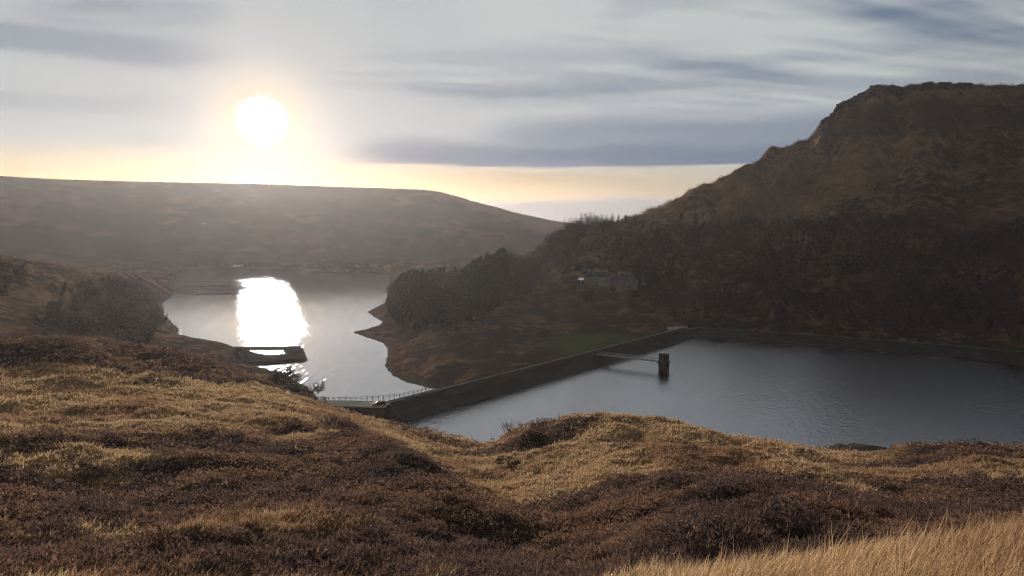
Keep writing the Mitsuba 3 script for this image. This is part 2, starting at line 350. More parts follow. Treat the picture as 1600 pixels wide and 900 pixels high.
def height(x, y, base=None):
    x, y = np.ravel(x), np.ravel(y)
    z = base_height(x, y) if base is None else base
    r = np.hypot(x, y)
    m = np.nonzero((r > 1200) & (np.arctan2(x, y) < 0.27) & (y > 0))[0]
    w = sstep(1230, 1330, r[m]) * (1 - sstep(0.13, 0.26, np.arctan2(x[m], y[m])))
    z[m] = z[m] * (1 - w) + far_hill(x[m], y[m]) * w
    near = 1 - sstep(215, 240, r)
    hill = sstep(330, 520, r) * sstep(2, 40, z) * (x > -150)
    far = sstep(1150, 1500, r) * sstep(0, 40, z)
    close = sstep(4, 14, r)
    z += near * close * ((nz(x, y, 16, 4, 1) - 0.5) * 2.2 * sstep(18, 60, r) + (nz(x, y, 6, 3, 18) - 0.5) * 1.3 * sstep(18, 50, r) + (nz(x, y, 2.6, 3, 2) - 0.5) * 1.0 * sstep(10, 30, r) + (nz(x, y, 1.1, 2, 3) - 0.5) * 0.5 * sstep(8, 25, r))
    for line, amp, wd in FOLDS:
        k = np.nonzero(r < 150)[0]
        d, t = seg_dist(x[k] + (nz(x[k], y[k], 9, 2, 38) - 0.5) * 4, y[k] + (nz(x[k], y[k], 9, 2, 39) - 0.5) * 4, line)
        z[k] += amp * np.exp(-(d / wd) ** 2)
    for line, amp, wd in SPURS + GULLIES:
        d, t = seg_dist(x, y, line)
        z += 1.25 * amp * np.exp(-(d / (0.8 * wd)) ** 2) * (1 + 0.3 * (nz(x, y, 20, 3, 9) - 0.5))
    rid = 1 - np.abs(2 * nz(x, y, 55, 4, 4) - 1)
    z += hill * ((nz(x, y, 90, 4, 5) - 0.5) * 9 * sstep(40, 100, z) + (rid - 0.75) * 6 * sstep(30, 90, z) * (1 - sstep(960, 1000, r)) + (nz(x, y, 11, 3, 6) - 0.5) * 2.8 * (1 - 0.6 * sstep(985, 1005, r)))
    crag = hill * sstep(165, 195, z) * (1 - 0.5 * sstep(1015, 1040, r))
    z += crag * (nz(x, y, 7, 3, 7) - 0.5) * 3.0
    z += far * ((nz(x, y, 260, 4, 8) - 0.5) * 12 * (1 - sstep(1500, 1900, r)) + (nz(x, y, 40, 3, 12) - 0.5) * 2.0 * (1 - 0.7 * sstep(1900, 2200, r)))
    low = (1 - near) * (1 - hill) * (1 - far)
    z += hill * (1 - sstep(1000, 1030, r) * 0.7) * (nz(x, y, 4.5, 3, 17) - 0.5) * 2.4 * sstep(50, 80, z)
    z += low * ((nz(x, y, 18, 4, 10) - 0.5) * 1.6 + (nz(x, y, 3.5, 3, 13) - 0.5) * 0.7) * sstep(-13, -9, z)
    z = shores(x, y, z)
    m = np.nonzero((r > 190) & (r < 600) & (y > 100))[0]
    px, py, zz = x[m], y[m], z[m]
    d, _ = seg_dist(px, py, ROADLINE)     # the ground under and beside the road
    zz = np.where(d < 24, np.minimum(zz, np.maximum(4.3 - 0.75 * np.maximum(d - 4, 0), 0.8 + np.maximum(d - 12, 0) * 0.9)), zz)
    d, _ = seg_dist(px, py, [DAM0, DAM1])
    wet = (px - DAM0[0]) * (DAM1[1] - DAM0[1]) - (py - DAM0[1]) * (DAM1[0] - DAM0[0]) > 0
    zz = np.where((d < 17) & wet, np.minimum(zz, -1.2), np.where((d < 6) & ~wet, np.minimum(zz, 3.6), zz))
    d, _ = seg_dist(px, py, BANK)
    wet = np.hypot(px, py) < np.interp(np.arctan2(px, py), np.arctan2(BANKD[:, 0], BANKD[:, 1]), np.hypot(BANKD[:, 0], BANKD[:, 1]))
    zz = np.where((d < 15) & (wet | (d < 1)), np.minimum(zz, -1.2), np.where((d < 6) & ~wet, np.minimum(zz, 3.7), zz))
    z[m] = zz
    return z


# ------------------------------------------------------------------ what grows where
def heather(x, y, z, r):
    """How much of the ground is dark heather (1) rather than pale grass (0) on the near hill."""
    m = (nz(x, y, 26, 4, 31) - 0.5) * 0.9 + (nz(x, y, 6, 3, 32) - 0.5) * 1.1 + (nz(x, y, 1.7, 2, 34) - 0.5) * 0.7
    for (u, v, rr), a, b, ang, s in HEATH:
        c = at(u, v, r=rr)
        dx, dy = x - c[0], y - c[1]
        ca, sa = math.cos(ang), math.sin(ang)
        q = ((dx * ca + dy * sa) / a) ** 2 + ((-dx * sa + dy * ca) / b) ** 2
        m = m + s * np.exp(-q ** 1.5)
    for line, wd, sgn in TRACKS:
        k = np.nonzero(np.hypot(x, y) < 135)[0]
        d, _ = seg_dist(x[k] + (nz(x[k], y[k], 7, 2, 35) - 0.5) * 3, y[k] + (nz(x[k], y[k], 7, 2, 36) - 0.5) * 3, line)
        m[k] += sgn * np.exp(-(d / wd) ** 2)
    return sstep(-0.14, 0.22, m)


TRACKS = [([at(730, 775, r=56), at(880, 750, r=66), at(960, 735, r=74), at(1030, 724, r=79), at(1090, 721, r=79), at(1180, 736, r=75), at(1260, 752, r=72), at(1340, 772, r=64)], 2.2, -0.9),
          ([at(760, 728, r=86), at(870, 716, r=92), at(1000, 707, r=100), at(1160, 716, r=98)], 1.5, 0.7),
          ([at(545, 680, r=96), at(640, 715, r=76), at(700, 752, r=58), at(760, 790, r=46), at(800, 830, r=37)], 4.0, 0.6),
          ([at(575, 665, r=120), at(680, 705, r=95), at(760, 745, r=74), at(830, 765, r=64)], 3.5, -0.6),
          ([at(330, 690, r=78), at(450, 710, r=68), at(560, 740, r=58)], 3.0, 0.35), ([at(860, 800, r=45), at(1000, 790, r=44), at(1130, 770, r=50)], 2.0, -0.35), ([at(1050, 830, r=34), at(1200, 800, r=40), at(1330, 765, r=66)], 2.0, -0.35)]
HEATH = [((60, 800, 45), 20, 12, 0.0, 0.55), ((250, 770, 50), 14, 8, 0.1, 0.4), ((0, 880, 29), 8, 5, 0, 0.4), ((300, 870, 28), 7, 4, 0, .35), ((520, 740, 57), 22, 6, -0.75, 0.6), ((640, 740, 60), 16, 5, -0.8, 0.7), ((740, 800, 43), 10, 4, -0.9, 0.6), ((560, 690, 90), 14, 7, -0.5, 0.3), ((650, 690, 112), 14, 6, 0.2, 0.6), ((820, 690, 120), 9, 14, 0.0, 0.8), ((880, 670, 122), 8, 8, 0, 0.5),
         ((150, 560, 172), 70, 16, 0.1, 0.8), ((350, 585, 165), 22, 12, 0.2, 0.7), ((0, 555, 175), 40, 16, 0.1, 0.6), ((1150, 775, 50), 22, 13, 0.1, 0.75), ((1350, 790, 46), 14, 8, 0.2, 0.8), ((1020, 860, 29), 9, 6, 0.3, 0.55), ((1250, 840, 30), 10, 7, 0.1, 0.8), ((1500, 800, 48), 16, 8, 0.2, 0.8), ((1480, 716, 112), 16, 9, 0, 0.8), ((1540, 760, 80), 22, 5, .15, .5),
         ((1600, 775, 68), 16, 6, 0.1, 0.7), ((740, 880, 27), 6, 4, 0, 0.4), ((550, 860, 30), 8, 4, -0.3, 0.4), ((790, 730, 84), 6, 5, 0, -0.2),
         ((200, 620, 120), 50, 24, 0, -0.55), ((0, 660, 95), 30, 16, 0, -0.25), ((420, 640, 108), 20, 14, -0.3, -0.2), ((540, 665, 130), 26, 7, -0.6, -0.6), ((420, 850, 32), 7, 3.5, 0.1, -0.55), ((760, 752, 70), 9, 9, -0.5, -0.55), ((960, 700, 106), 34, 9, 0.0, -0.6), ((1000, 663, 126), 34, 8, -0.05, -0.6),
         ((1200, 700, 118), 22, 10, 0, -0.5), ((1020, 730, 80), 20, 5, -0.3, -0.3), ((1330, 735, 92), 8, 12, 0, -0.5), ((1590, 735, 100), 14, 8, 0, -0.5), ((920, 745, 68), 8, 8, 0, -0.35), ((830, 870, 28), 6, 5, 0.3, -0.4), ((1500, 885, 10.5), 7, 5, 0.3, -1.3), ((1650, 860, 11), 10, 8, 0.3, -1.3)]

STRAW, RUST, HEATHER, GREEN = np.array([0.34, 0.205, 0.10]), np.array([0.17, 0.088, 0.05]), np.array([0.060, 0.039, 0.032]), np.array([0.085, 0.10, 0.035])
SPRIG, BRACKEN = np.array([0.15, 0.098, 0.084]), np.array([0.26, 0.155, 0.105])      # sprigs of heather, dead bracken
PEAT, STONE, MUD = np.array([0.04, 0.028, 0.02]), np.array([0.17, 0.15, 0.125]), np.array([0.11, 0.085, 0.06])
LAWN = at(935, 536, z=1.0)


def lerp(a, b, t):
    return a * (1 - t[..., None]) + b * t[..., None]


def ground_colour(x, y, z, slope):
    r = np.hypot(x, y)
    h = heather(x, y, z, r)
    fine = nz(x, y, 0.9, 2, 41) * 0.6 + nz(x, y, 3.0, 3, 42) * 0.4
    straw = lerp(STRAW * 0.8, RUST * 1.3, sstep(0.5, 0.72, nz(x, y, 12, 3, 43)))
    near = lerp(straw, HEATHER, h) * (0.55 + 0.9 * fine)[..., None]
    # hills
    big, mid, sm = nz(x, y, 120, 4, 51), nz(x, y, 32, 4, 52), nz(x, y, 7, 3, 53)
    f3, f2 = nz(x, y, 4.2, 3, 60), nz(x, y, 5.5, 3, 67)
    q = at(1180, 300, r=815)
    sunlit_turf = 0.42 * np.exp(-(((x - q[0]) / 110) ** 2 + ((y - q[1]) / 90) ** 2) ** 2)      # the grassy shoulder, paled further to stand for low sun on it
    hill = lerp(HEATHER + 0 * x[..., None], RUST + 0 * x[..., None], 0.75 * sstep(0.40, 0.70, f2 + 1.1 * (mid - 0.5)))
    hill = lerp(hill, STRAW + 0 * x[..., None], 0.6 * sstep(0.50, 0.78, f3 + 1.1 * (big - 0.5) + sunlit_turf))
    hill = lerp(hill, HEATHER + 0 * x[..., None], hillmask(x, y, z, r) * sstep(0.30, 0.45, sm))
    hill = hill * (0.6 + 0.8 * sm)[..., None]
    low = lerp(RUST + 0 * x[..., None], STRAW + 0 * x[..., None], sstep(0.54, 0.74, nz(x, y, 24, 4, 54) + 1.0 * (nz(x, y, 3.5, 3, 64) - 0.5)) * 0.45)
    low = lerp(low, HEATHER + 0 * x[..., None], sstep(0.26, 0.56, nz(x, y, 15, 4, 55) + 0.9 * (nz(x, y, 3.5, 3, 65) - 0.5)))
    low = low * (0.5 + 0.9 * nz(x, y, 4, 3, 56))[..., None]
    lawn = sstep(1.15, 0.9, np.hypot((x - LAWN[0]) / 31, (y - LAWN[1] - 2) / 27) + 0.15 * (mid - 0.5))
    low = lerp(low, GREEN * (0.7 + 0.5 * sm)[..., None], lawn)
    field = sstep(1.2, 0.8, np.hypot((x + 395) / 120, (y - 430) / 75)) * (r > 330)
    low = lerp(low, STRAW + 0 * x[..., None], field * sstep(0.35, 0.5, mid))
    c = lerp(near, lerp(low, hill, sstep(4, 26, z)), sstep(205, 235, r))
    far = lerp(HEATHER + 0 * x[..., None], RUST + 0 * x[..., None], 0.6 * sstep(0.48, 0.72, nz(x, y, 150, 5, 57) + 0.5 * (nz(x, y, 25, 3, 66) - 0.5)))
    c = lerp(c, far * (0.75 + 0.5 * mid)[..., None], sstep(1150, 1400, r))
    shore = np.maximum(sstep(-10.6, -11.4, z) * (r > 215), sstep(1.2, 0.4, z) * (r < 240) * (r > 170))
    return lerp(c, MUD * (0.6 + 0.7 * nz(x, y, 2.5, 3, 58))[..., None], shore)


def hillmask(x, y, z, r):
    """A darker band, in the heather tone, across the scarp below the summit."""
    return sstep(160, 176, z + 12 * (nz(x, y, 40, 3, 59) - 0.5)) * (1 - sstep(198, 222, z)) * (r > 850) * (r < 1100)


def radial_grid():
    az = np.concatenate([np.linspace(-180, -52, 40)[:-1], np.linspace(-52, -46, 25)[:-1], np.linspace(-46, 46, 730), np.linspace(46, 52, 25)[1:], np.linspace(52, 180, 40)[1:]])
    rr = [0.6]
    while rr[-1] < 4500:
        r = rr[-1]
        rr.append(r + (0.012 * r + 0.02 if r < 230 else 1.9 if r < 520 else 2.6 if r < 1080 else 0.012 * r))
    return np.radians(az), np.array(rr)


AZ, RR = radial_grid()


def coarse_base():
    """The height before its detail: worked out at every third row and column, smooth in between."""
    from scipy.ndimage import map_coordinates
    i, j = np.arange(0, len(RR) + 2, 3), np.arange(0, len(AZ) + 2, 3)
    r, a = np.interp(i, np.arange(len(RR)), RR), np.interp(j, np.arange(len(AZ)), AZ)
    a2, r2 = np.meshgrid(a, r)
    c = base_height(r2 * np.sin(a2), r2 * np.cos(a2)).reshape(a2.shape)
    fi, fj = np.interp(RR, r, np.arange(len(r))), np.interp(AZ, a, np.arange(len(a)))
    return map_coordinates(c, np.meshgrid(fi, fj, indexing='ij'), order=1, mode='nearest')


A2, R2 = np.meshgrid(AZ, RR)
GX, GY = R2 * np.sin(A2), R2 * np.cos(A2)
na = len(AZ)
GZ = height(GX.ravel(), GY.ravel(), coarse_base().ravel()).reshape(GX.shape)
_i = np.arange((len(RR) - 1) * (na - 1))
_a = _i // (na - 1) * na + _i % (na - 1)
QUADS = np.stack([_a, _a + 1, _a + na + 1, _a + na], 1)[:, ::-1]
QX, QY, QZ = (g.ravel()[QUADS].mean(1) for g in (GX, GY, GZ))
QR = np.hypot(QX, QY)
VERTS = np.stack([GX.ravel(), GY.ravel(), GZ.ravel()], 1)
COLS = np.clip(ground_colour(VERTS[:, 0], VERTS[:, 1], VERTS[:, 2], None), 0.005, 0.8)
scene['ground_cover'] = {'type': 'twosided', 'b': {'type': 'diffuse', 'reflectance': {'type': 'mesh_attribute', 'name': 'vertex_color'}}}


def struct(name, shape, label, cat='ground'):
    scene[name] = shape
    labels[name] = {'label': label, 'category': cat, 'kind': 'structure'}


def terrain(name, mask, label, cat):
    f = QUADS[mask]
    used, inv = np.unique(f, return_inverse=True)
    f = inv.reshape(f.shape)
    struct(name, mikit.ply((VERTS[used], f), 'ground_cover', smooth=True, color=COLS[used]), label, cat)


QA = np.degrees(np.arctan2(QX, QY))
under = np.where(inside(QX, QY, LOWER), ZL, np.where(inside(QX, QY, UPPER), ZU, -99))
keep = QZ > under - 2.5
m_near = QR < 222
m_far = (QR > 1150) & (QA < 9)
m_right = ~m_near & ~m_far & (QX > np.interp(QY, [222, 330, 600, 1200], [-40, -50, -130, -110]))
terrain('moorland', m_near & keep, 'near moorland hillside of pale grass and dark heather', 'moor')
terrain('far_hill', m_far & keep, 'long hazy flat-topped moor across the lower reservoir, under the sun', 'hill')
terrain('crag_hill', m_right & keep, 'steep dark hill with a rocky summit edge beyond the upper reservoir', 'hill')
terrain('lake_bank', ~m_near & ~m_far & ~m_right & keep, 'low bank with fields and woodland along the lower reservoir', 'bank')
struct('ground', mikit.ply((np.array([[-7000, -7000, -34], [7000, -7000, -34], [7000, 7000, -34], [-7000, 7000, -34]], float), np.array([[0, 1, 2], [0, 2, 3]])), {'type': 'diffuse', 'reflectance': {'type': 'rgb', 'value': [0.08, 0.07, 0.05]}}), 'low land far beyond the hills')

# ------------------------------------------------------------------ water
def ripples(p, n, uv):
    wob = fbm(p.x * 0.02, p.y * 0.02, 1.0, 2)
    gust = noise(p.x * 0.018, p.y * 0.012, 3.0)
    gust = gust + 1.3 * smoothstep(840.0, 1000.0, p.y)          # open water, where the wind gets at it
    return (0.4 + 1.2 * gust) * (0.085 * noise(p.x * 0.38 + 2 * wob, p.y * 0.08, 0.0) + 0.055 * noise(p.x * 0.8 - wob, p.y * 0.15, 5.0) + 0.012 * noise(p.x * 1.9, p.y * 0.5, 2.0) + 0.004 * noise(p.x * 2.6, p.y * 2.2, 4.0))


def chop(p, n, uv):
    wob = fbm(p.x * 0.02, p.y * 0.02, 1.0, 2)
    gust = noise(p.x * 0.02, p.y * 0.015, 3.0)
    return (0.4 + 1.2 * gust) * (0.05 * noise(p.x * 0.7 + 2 * wob, p.y * 0.5, 0.0) + 0.04 * noise(p.x * 1.3 - wob, p.y * 1.0, 5.0) + 0.02 * noise(p.x * 2.6, p.y * 2.2, 4.0))


def rough_water(tex, alpha):
    return {'type': 'bumpmap', 'tex': proc(tex, eps=0.05), 'scale': 1.0,
            'bsdf': {'type': 'blendbsdf', 'weight': 0.3,
                     'a': {'type': 'roughplastic', 'distribution': 'beckmann', 'alpha': alpha, 'int_ior': 2.2, 'nonlinear': True, 'diffuse_reflectance': {'type': 'rgb', 'value': [0.012, 0.014, 0.017]}},
                     'b': {'type': 'roughconductor', 'distribution': 'beckmann', 'alpha': alpha, 'material': 'none', 'specular_reflectance': {'type': 'rgb', 'value': [0.85, 0.87, 0.9]}}}}


scene['water'], scene['choppy_water'] = rough_water(ripples, 0.012), rough_water(chop, 0.07)


def sheet(poly, z):
    from shapely.geometry import Polygon
    v, f = trimesh.creation.triangulate_polygon(Polygon(poly), engine='earcut')
    v3 = np.column_stack([v, np.full(len(v), z)])
    n = np.cross(v3[f[:, 1]] - v3[f[:, 0]], v3[f[:, 2]] - v3[f[:, 0]])[:, 2]
    f[n < 0] = f[n < 0][:, ::-1]
    return (v3, f)


D0, D1 = DAM0[:2], DAM1[:2]
DD = (D1 - D0) / np.linalg.norm(D1 - D0)
DN = np.array([DD[1], -DD[0]])            # towards the upper reservoir
upper = [D0 - 14 * DD - 2 * DN, D1 - 2 * DN + 1 * DD] + [p[:2] * 1.01 for p in BANK[1:]] + [np.array([520, 60]), np.array([150, 60]), np.array([-40, 130]), np.array([-62, 205])]
struct('upper_reservoir', mikit.ply(sheet(upper, ZU), 'choppy_water'), 'water of the upper reservoir on the near side of the dam', 'reservoir')
lower = [D0 - 14 * DD - 3 * DN, D1 - 3 * DN, (60, 700), (0, 1400), (-900, 1400), (-900, 700), (-330, 320), (-170, 230)]
struct('lower_reservoir', mikit.ply(sheet(lower, ZL), 'water'), 'water of the lower reservoir, glittering below the sun', 'reservoir')

# ------------------------------------------------------------------ haze
scene['haze_air'] = {'type': 'homogeneous', 'albedo': {'type': 'rgb', 'value': [0.97, 0.925, 0.95]}, 'sigma_t': 5e-5, 'phase': {'type': 'blendphase', 'weight': 0.055, 'a': {'type': 'hg', 'g': 0.58}, 'b': {'type': 'hg', 'g': 0.9}}}
scene['haze'] = {'type': 'cube', 'to_world': T().translate([0, 0, 122.0]).scale([7200, 7200, 158]), 'bsdf': {'type': 'null'}, 'interior': {'type': 'ref', 'id': 'haze_air'}}
labels['haze'] = {'label': 'thin sunlit haze over the valley', 'category': 'haze', 'kind': 'stuff'}

# ------------------------------------------------------------------ helpers for the things
_LR, _LA = np.arange(len(RR)), np.arange(len(AZ))


def ground_z(x, y):
    """The height of the built ground surface."""
    from scipy.ndimage import map_coordinates
    x, y = np.atleast_1d(np.asarray(x, float)), np.atleast_1d(np.asarray(y, float))
    i, j = np.interp(np.hypot(x, y), RR, _LR), np.interp(np.arctan2(x, y), AZ, _LA)
    return map_coordinates(GZ, [i, j], order=1, mode='nearest')


def hit(u, v, r0=4.0, r1=2500.0):
    """The first ground met along the line of sight of that pixel."""
    d = ray(u, v)
    r = np.exp(np.linspace(math.log(r0), math.log(r1), 2500))
    z = ground_z(d[0] * r, d[1] * r)
    k = int(np.argmax(z >= H0 + d[2] * r))
    return np.array([d[0] * r[k], d[1] * r[k], z[k]])


_count = {}


def numbered(name):
    _count[name] = _count.get(name, 0) + 1
    return name if _count[name] == 1 else f'{name}_{_count[name] - 1:03d}'


def thing(name, label, cat, group=None):
    key = numbered(name)
    labels[key] = {'label': label, 'category': cat, **({'group': group} if group else {})}
    return key


def part(holder, name, shape, label=None):
    key = numbered(f'{holder}__{name}')
    scene[key] = shape
    if label:
        labels[key] = {'label': label}
    return key


def cat_mesh(ms):
    return trimesh.util.concatenate(ms)


def box(x0, x1, y0, y1, z0, z1):
    m = trimesh.creation.box(extents=(x1 - x0, y1 - y0, z1 - z0))
    m.apply_translation(((x0 + x1) / 2, (y0 + y1) / 2, (z0 + z1) / 2))
    return m


def tube(p, q, r0, r1=None, n=6):
    p, q = np.asarray(p, float), np.asarray(q, float)
    r1 = r0 if r1 is None else r1
    d = (q - p) / np.linalg.norm(q - p)
    a = np.cross(d, [0, 0, 1] if abs(d[2]) < 0.9 else [1, 0, 0])
    a /= np.linalg.norm(a)
    b = np.cross(d, a)
    t = np.arange(n) * 2 * np.pi / n
    ring = np.cos(t)[:, None] * a + np.sin(t)[:, None] * b
    v = np.vstack([p + ring * r0, q + ring * r1, [p], [q]])
    i = np.arange(n)
    j = (i + 1) % n
    f = np.vstack([np.stack([i, j, j + n], 1), np.stack([i, j + n, i + n], 1), np.stack([j, i, 0 * i + 2 * n], 1), np.stack([i + n, j + n, 0 * i + 2 * n + 1], 1)])
    return trimesh.Trimesh(v, f, process=False)


def sweep(line, section, closed=True):
    """A solid along a 3-D line: section is a list of (offset to the right, height) corners, anticlockwise seen from behind."""
    line, section = np.asarray(line, float), np.asarray(section, float)
    t = np.gradient(line[:, :2], axis=0)
    t /= np.linalg.norm(t, axis=1, keepdims=True)
    n = np.stack([t[:, 1], -t[:, 0]], 1)
    k = len(section)
    v = np.concatenate([np.column_stack([line[i, :2] + section[:, :1] * n[i], line[i, 2] + section[:, 1]]) for i in range(len(line))])
    f = []
    for i in range(len(line) - 1):
        for j in range(k):
            a, b, c, d = i * k + j, i * k + (j + 1) % k, (i + 1) * k + (j + 1) % k, (i + 1) * k + j
            f += [[a, b, c], [a, c, d]]
    for j in range(1, k - 1):
        f += [[0, j + 1, j], [(len(line) - 1) * k, (len(line) - 1) * k + j, (len(line) - 1) * k + j + 1]]
    m = trimesh.Trimesh(v, f, process=False)
    m.fix_normals()
    return m


def diffuse(c):
    return {'type': 'twosided', 'b': {'type': 'diffuse', 'reflectance': {'type': 'rgb', 'value': list(map(float, c))}}}


def stone_tex(c, s, var):
    c = mi.Color3f(*map(float, c))

    def fn(p, n, uv):
        bed = cell_stones(p, s)
        patch = fbm(p.x * 0.16, p.y * 0.16, p.z * 0.5, 4)
        return c * (1 - var + 2 * var * (0.5 * bed + 0.5 * fbm(p.x * 0.9, p.y * 0.9, p.z * 0.9, 3))) * (0.55 + 0.9 * patch)
    return {'type': 'twosided', 'b': {'type': 'diffuse', 'reflectance': proc(fn)}}


def cell_stones(p, s):
    row = dr.floor(p.z / (0.6 * s))
    q = (p.x + p.y * 0.71) / s + 0.5 * row
    return mikit.cell_rand(q, row, (p.y - p.x * 0.4) / (2.5 * s))


scene['dark_stone'] = stone_tex((0.06, 0.052, 0.043), 0.8, 0.35)
scene['wall_stone'] = stone_tex((0.085, 0.075, 0.06), 0.5, 0.25)
scene['pale_gravel'] = stone_tex((0.34, 0.31, 0.27), 0.4, 0.12)
scene['asphalt'] = stone_tex((0.075, 0.072, 0.07), 0.3, 0.15)
scene['iron'] = {'type': 'twosided', 'b': {'type': 'principled', 'base_color': {'type': 'rgb', 'value': [0.36, 0.34, 0.33]}, 'roughness': 0.5, 'metallic': 0.3}}
scene['old_wood'] = diffuse((0.07, 0.055, 0.04))
scene['slate'] = stone_tex((0.10, 0.10, 0.11), 0.5, 0.25)
scene['glass_dark'] = {'type': 'roughplastic', 'alpha': 0.3, 'diffuse_reflectance': {'type': 'rgb', 'value': [0.02, 0.022, 0.025]}}
scene['white_paint'] = {'type': 'twosided', 'b': {'type': 'roughplastic', 'alpha': 0.2, 'diffuse_reflectance': {'type': 'rgb', 'value': [0.75, 0.75, 0.74]}}}
scene['pale_metal'] = {'type': 'twosided', 'b': {'type': 'roughconductor', 'material': 'Al', 'alpha': 0.25}}
scene['rubber'] = diffuse((0.02, 0.02, 0.02))

# ------------------------------------------------------------------ the dam
k = thing('dam', 'straight stone-faced dam with a path along its crest between the two reservoirs', 'dam')
L_DAM = np.linalg.norm(D1 - D0)
dl = np.array([[*(D0 + DD * t), 5.0] for t in np.linspace(-0.5, L_DAM, 60)])
part(k, 'embankment', mikit.ply(sweep(dl, [(2.6, -2.2), (2.2, -0.05), (-2.2, -0.05), (-22, -11), (-22, -20), (18, -20), (18, -9.5), (3.4, -2.3)]), 'dark_stone'))
part(k, 'upper_wall', mikit.ply(sweep(dl, [(3.0, -2.35), (2.27, 0.3), (2.0, 0.3), (2.0, -2.35)]), 'wall_stone'))
part(k, 'crest_path', mikit.ply(sweep(dl, [(1.75, 0.0), (-1.9, 0.0), (-1.9, -0.3), (1.75, -0.3)]), 'pale_gravel'))
part(k, 'parapet', mikit.ply(sweep(dl, [(2.25, 0.75), (1.8, 0.75), (1.8, -0.5), (2.25, -0.5)]), 'wall_stone'))
part(k, 'coping', mikit.ply(sweep(dl, [(2.35, 0.9), (1.7, 0.9), (1.7, 0.753), (2.35, 0.753)]), 'dark_stone'))
part(k, 'kerb_wall', mikit.ply(sweep(dl, [(-1.95, 0.3), (-2.3, 0.3), (-2.3, -0.5), (-1.95, -0.5)]), 'wall_stone'))

# ------------------------------------------------------------------ the bank of the upper reservoir
k = thing('reservoir_wall', 'long stone retaining bank with a pale path along its top, right shore of the upper reservoir', 'retaining wall')
bl = [DAM1 + [0, 0, -1.0]] + list(BANK[1:])
bl = np.concatenate([np.linspace(a, b, 12)[:-1] for a, b in zip(bl[:-1], bl[1:])] + [bl[-1:]])
part(k, 'pitched_face', mikit.ply(sweep(bl, [(1.4, 0.0), (-5.0, 0.0), (-5.0, -6), (13, -6), (10.5, -4.2)]), 'dark_stone'))
part(k, 'top_path', mikit.ply(sweep(bl + [0, 0, 0.15], [(0.6, 0.0), (-1.6, 0.0), (-1.6, -0.3), (0.6, -0.3)]), 'pale_gravel'))
part(k, 'coping', mikit.ply(sweep(bl, [(1.5, 0.45), (0.9, 0.45), (0.9, -0.2), (1.5, -0.2)]), 'wall_stone'))
p0 = at(1199, 519, z=4.0)
sl = np.array([[p0[0] + 0.4 * t, p0[1] - 0.9 * t, 4.4 - 0.42 * t] for t in np.linspace(0, 10, 12)])
part(k, 'steps', mikit.ply(cat_mesh([box(-0.9, 0.9, -0.5, 0.5, -0.9, 0.12).apply_translation(q) for q in sl]), 'wall_stone'))
apron = np.array([at(1043, 511.5, z=5.0), at(1074, 510.5, z=5.0), at(1064, 513.6, z=5.0), at(1045, 518.4, z=5.0)])
k = thing('slipway', 'pale concrete apron at the far end of the dam', 'slipway')
ap = sheet(apron[:, :2], 5.12)
part(k, 'slab', mikit.ply(trimesh.creation.extrude_polygon(__import__('shapely').Polygon(apron[:, :2]), 1.2, engine='earcut').apply_translation([0, 0, 3.95]), 'pale_gravel'))

# ------------------------------------------------------------------ valve tower and its footbridge
TW = at(1037, 578, z=0.0)
BR0 = D0 + DD * np.dot(at(950, 553, z=5.0)[:2] - D0, DD) + DN * 2.0
bd = TW[:2] - BR0
bL = np.linalg.norm(bd)
bang = math.degrees(math.atan2(bd[1], bd[0]))
TWM = T().translate([TW[0], TW[1], 0]).rotate([0, 0, 1], bang)


def put(m, mat, M, **kw):
    return mikit.ply(m, mat, **kw) | {'to_world': M}


k = thing('valve_tower', 'square stone valve tower standing in the upper reservoir at the end of its footbridge', 'tower')
h = 1.9
part(k, 'shaft', put(box(-h, h, -h, h, -5, 3.1), 'wall_stone', TWM))
part(k, 'corbel', put(cat_mesh([box(-h - 0.25, h + 0.25, -h - 0.25, h + 0.25, 3.1, 3.5), box(-h - 0.55, h + 0.55, -h - 0.55, h + 0.55, 3.5, 4.05)]), 'wall_stone', TWM))
part(k, 'upper_room', put(box(-h + 0.05, h - 0.05, -h + 0.05, h - 0.05, 4.05, 7.1), 'wall_stone', TWM))
part(k, 'parapet', put(cat_mesh([box(-h - 0.08, h + 0.08, -h - 0.08, -h + 0.3, 7.1, 7.7), box(-h - 0.08, h + 0.08, h - 0.3, h + 0.08, 7.1, 7.7), box(-h - 0.08, -h + 0.3, -h + 0.3, h - 0.3, 7.1, 7.7), box(h - 0.3, h + 0.08, -h + 0.3, h - 0.3, 7.1, 7.7)]), 'wall_stone', TWM))
part(k, 'door', put(box(-h - 0.02, -h + 0.1, -0.5, 0.5, 4.06, 6.1), 'old_wood', TWM))
part(k, 'hatch', put(box(-1.6, -0.3, 0.2, 1.5, 7.1, 8.1), 'white_paint', TWM), 'pale roof hatch')
for yy in (-1.0, 1.0):
    part(k, 'window', put(box(-0.35, 0.35, -h + 0.02, -h + 0.1, 4.9, 6.1).apply_translation([yy, 0, 0]), 'glass_dark', TWM))

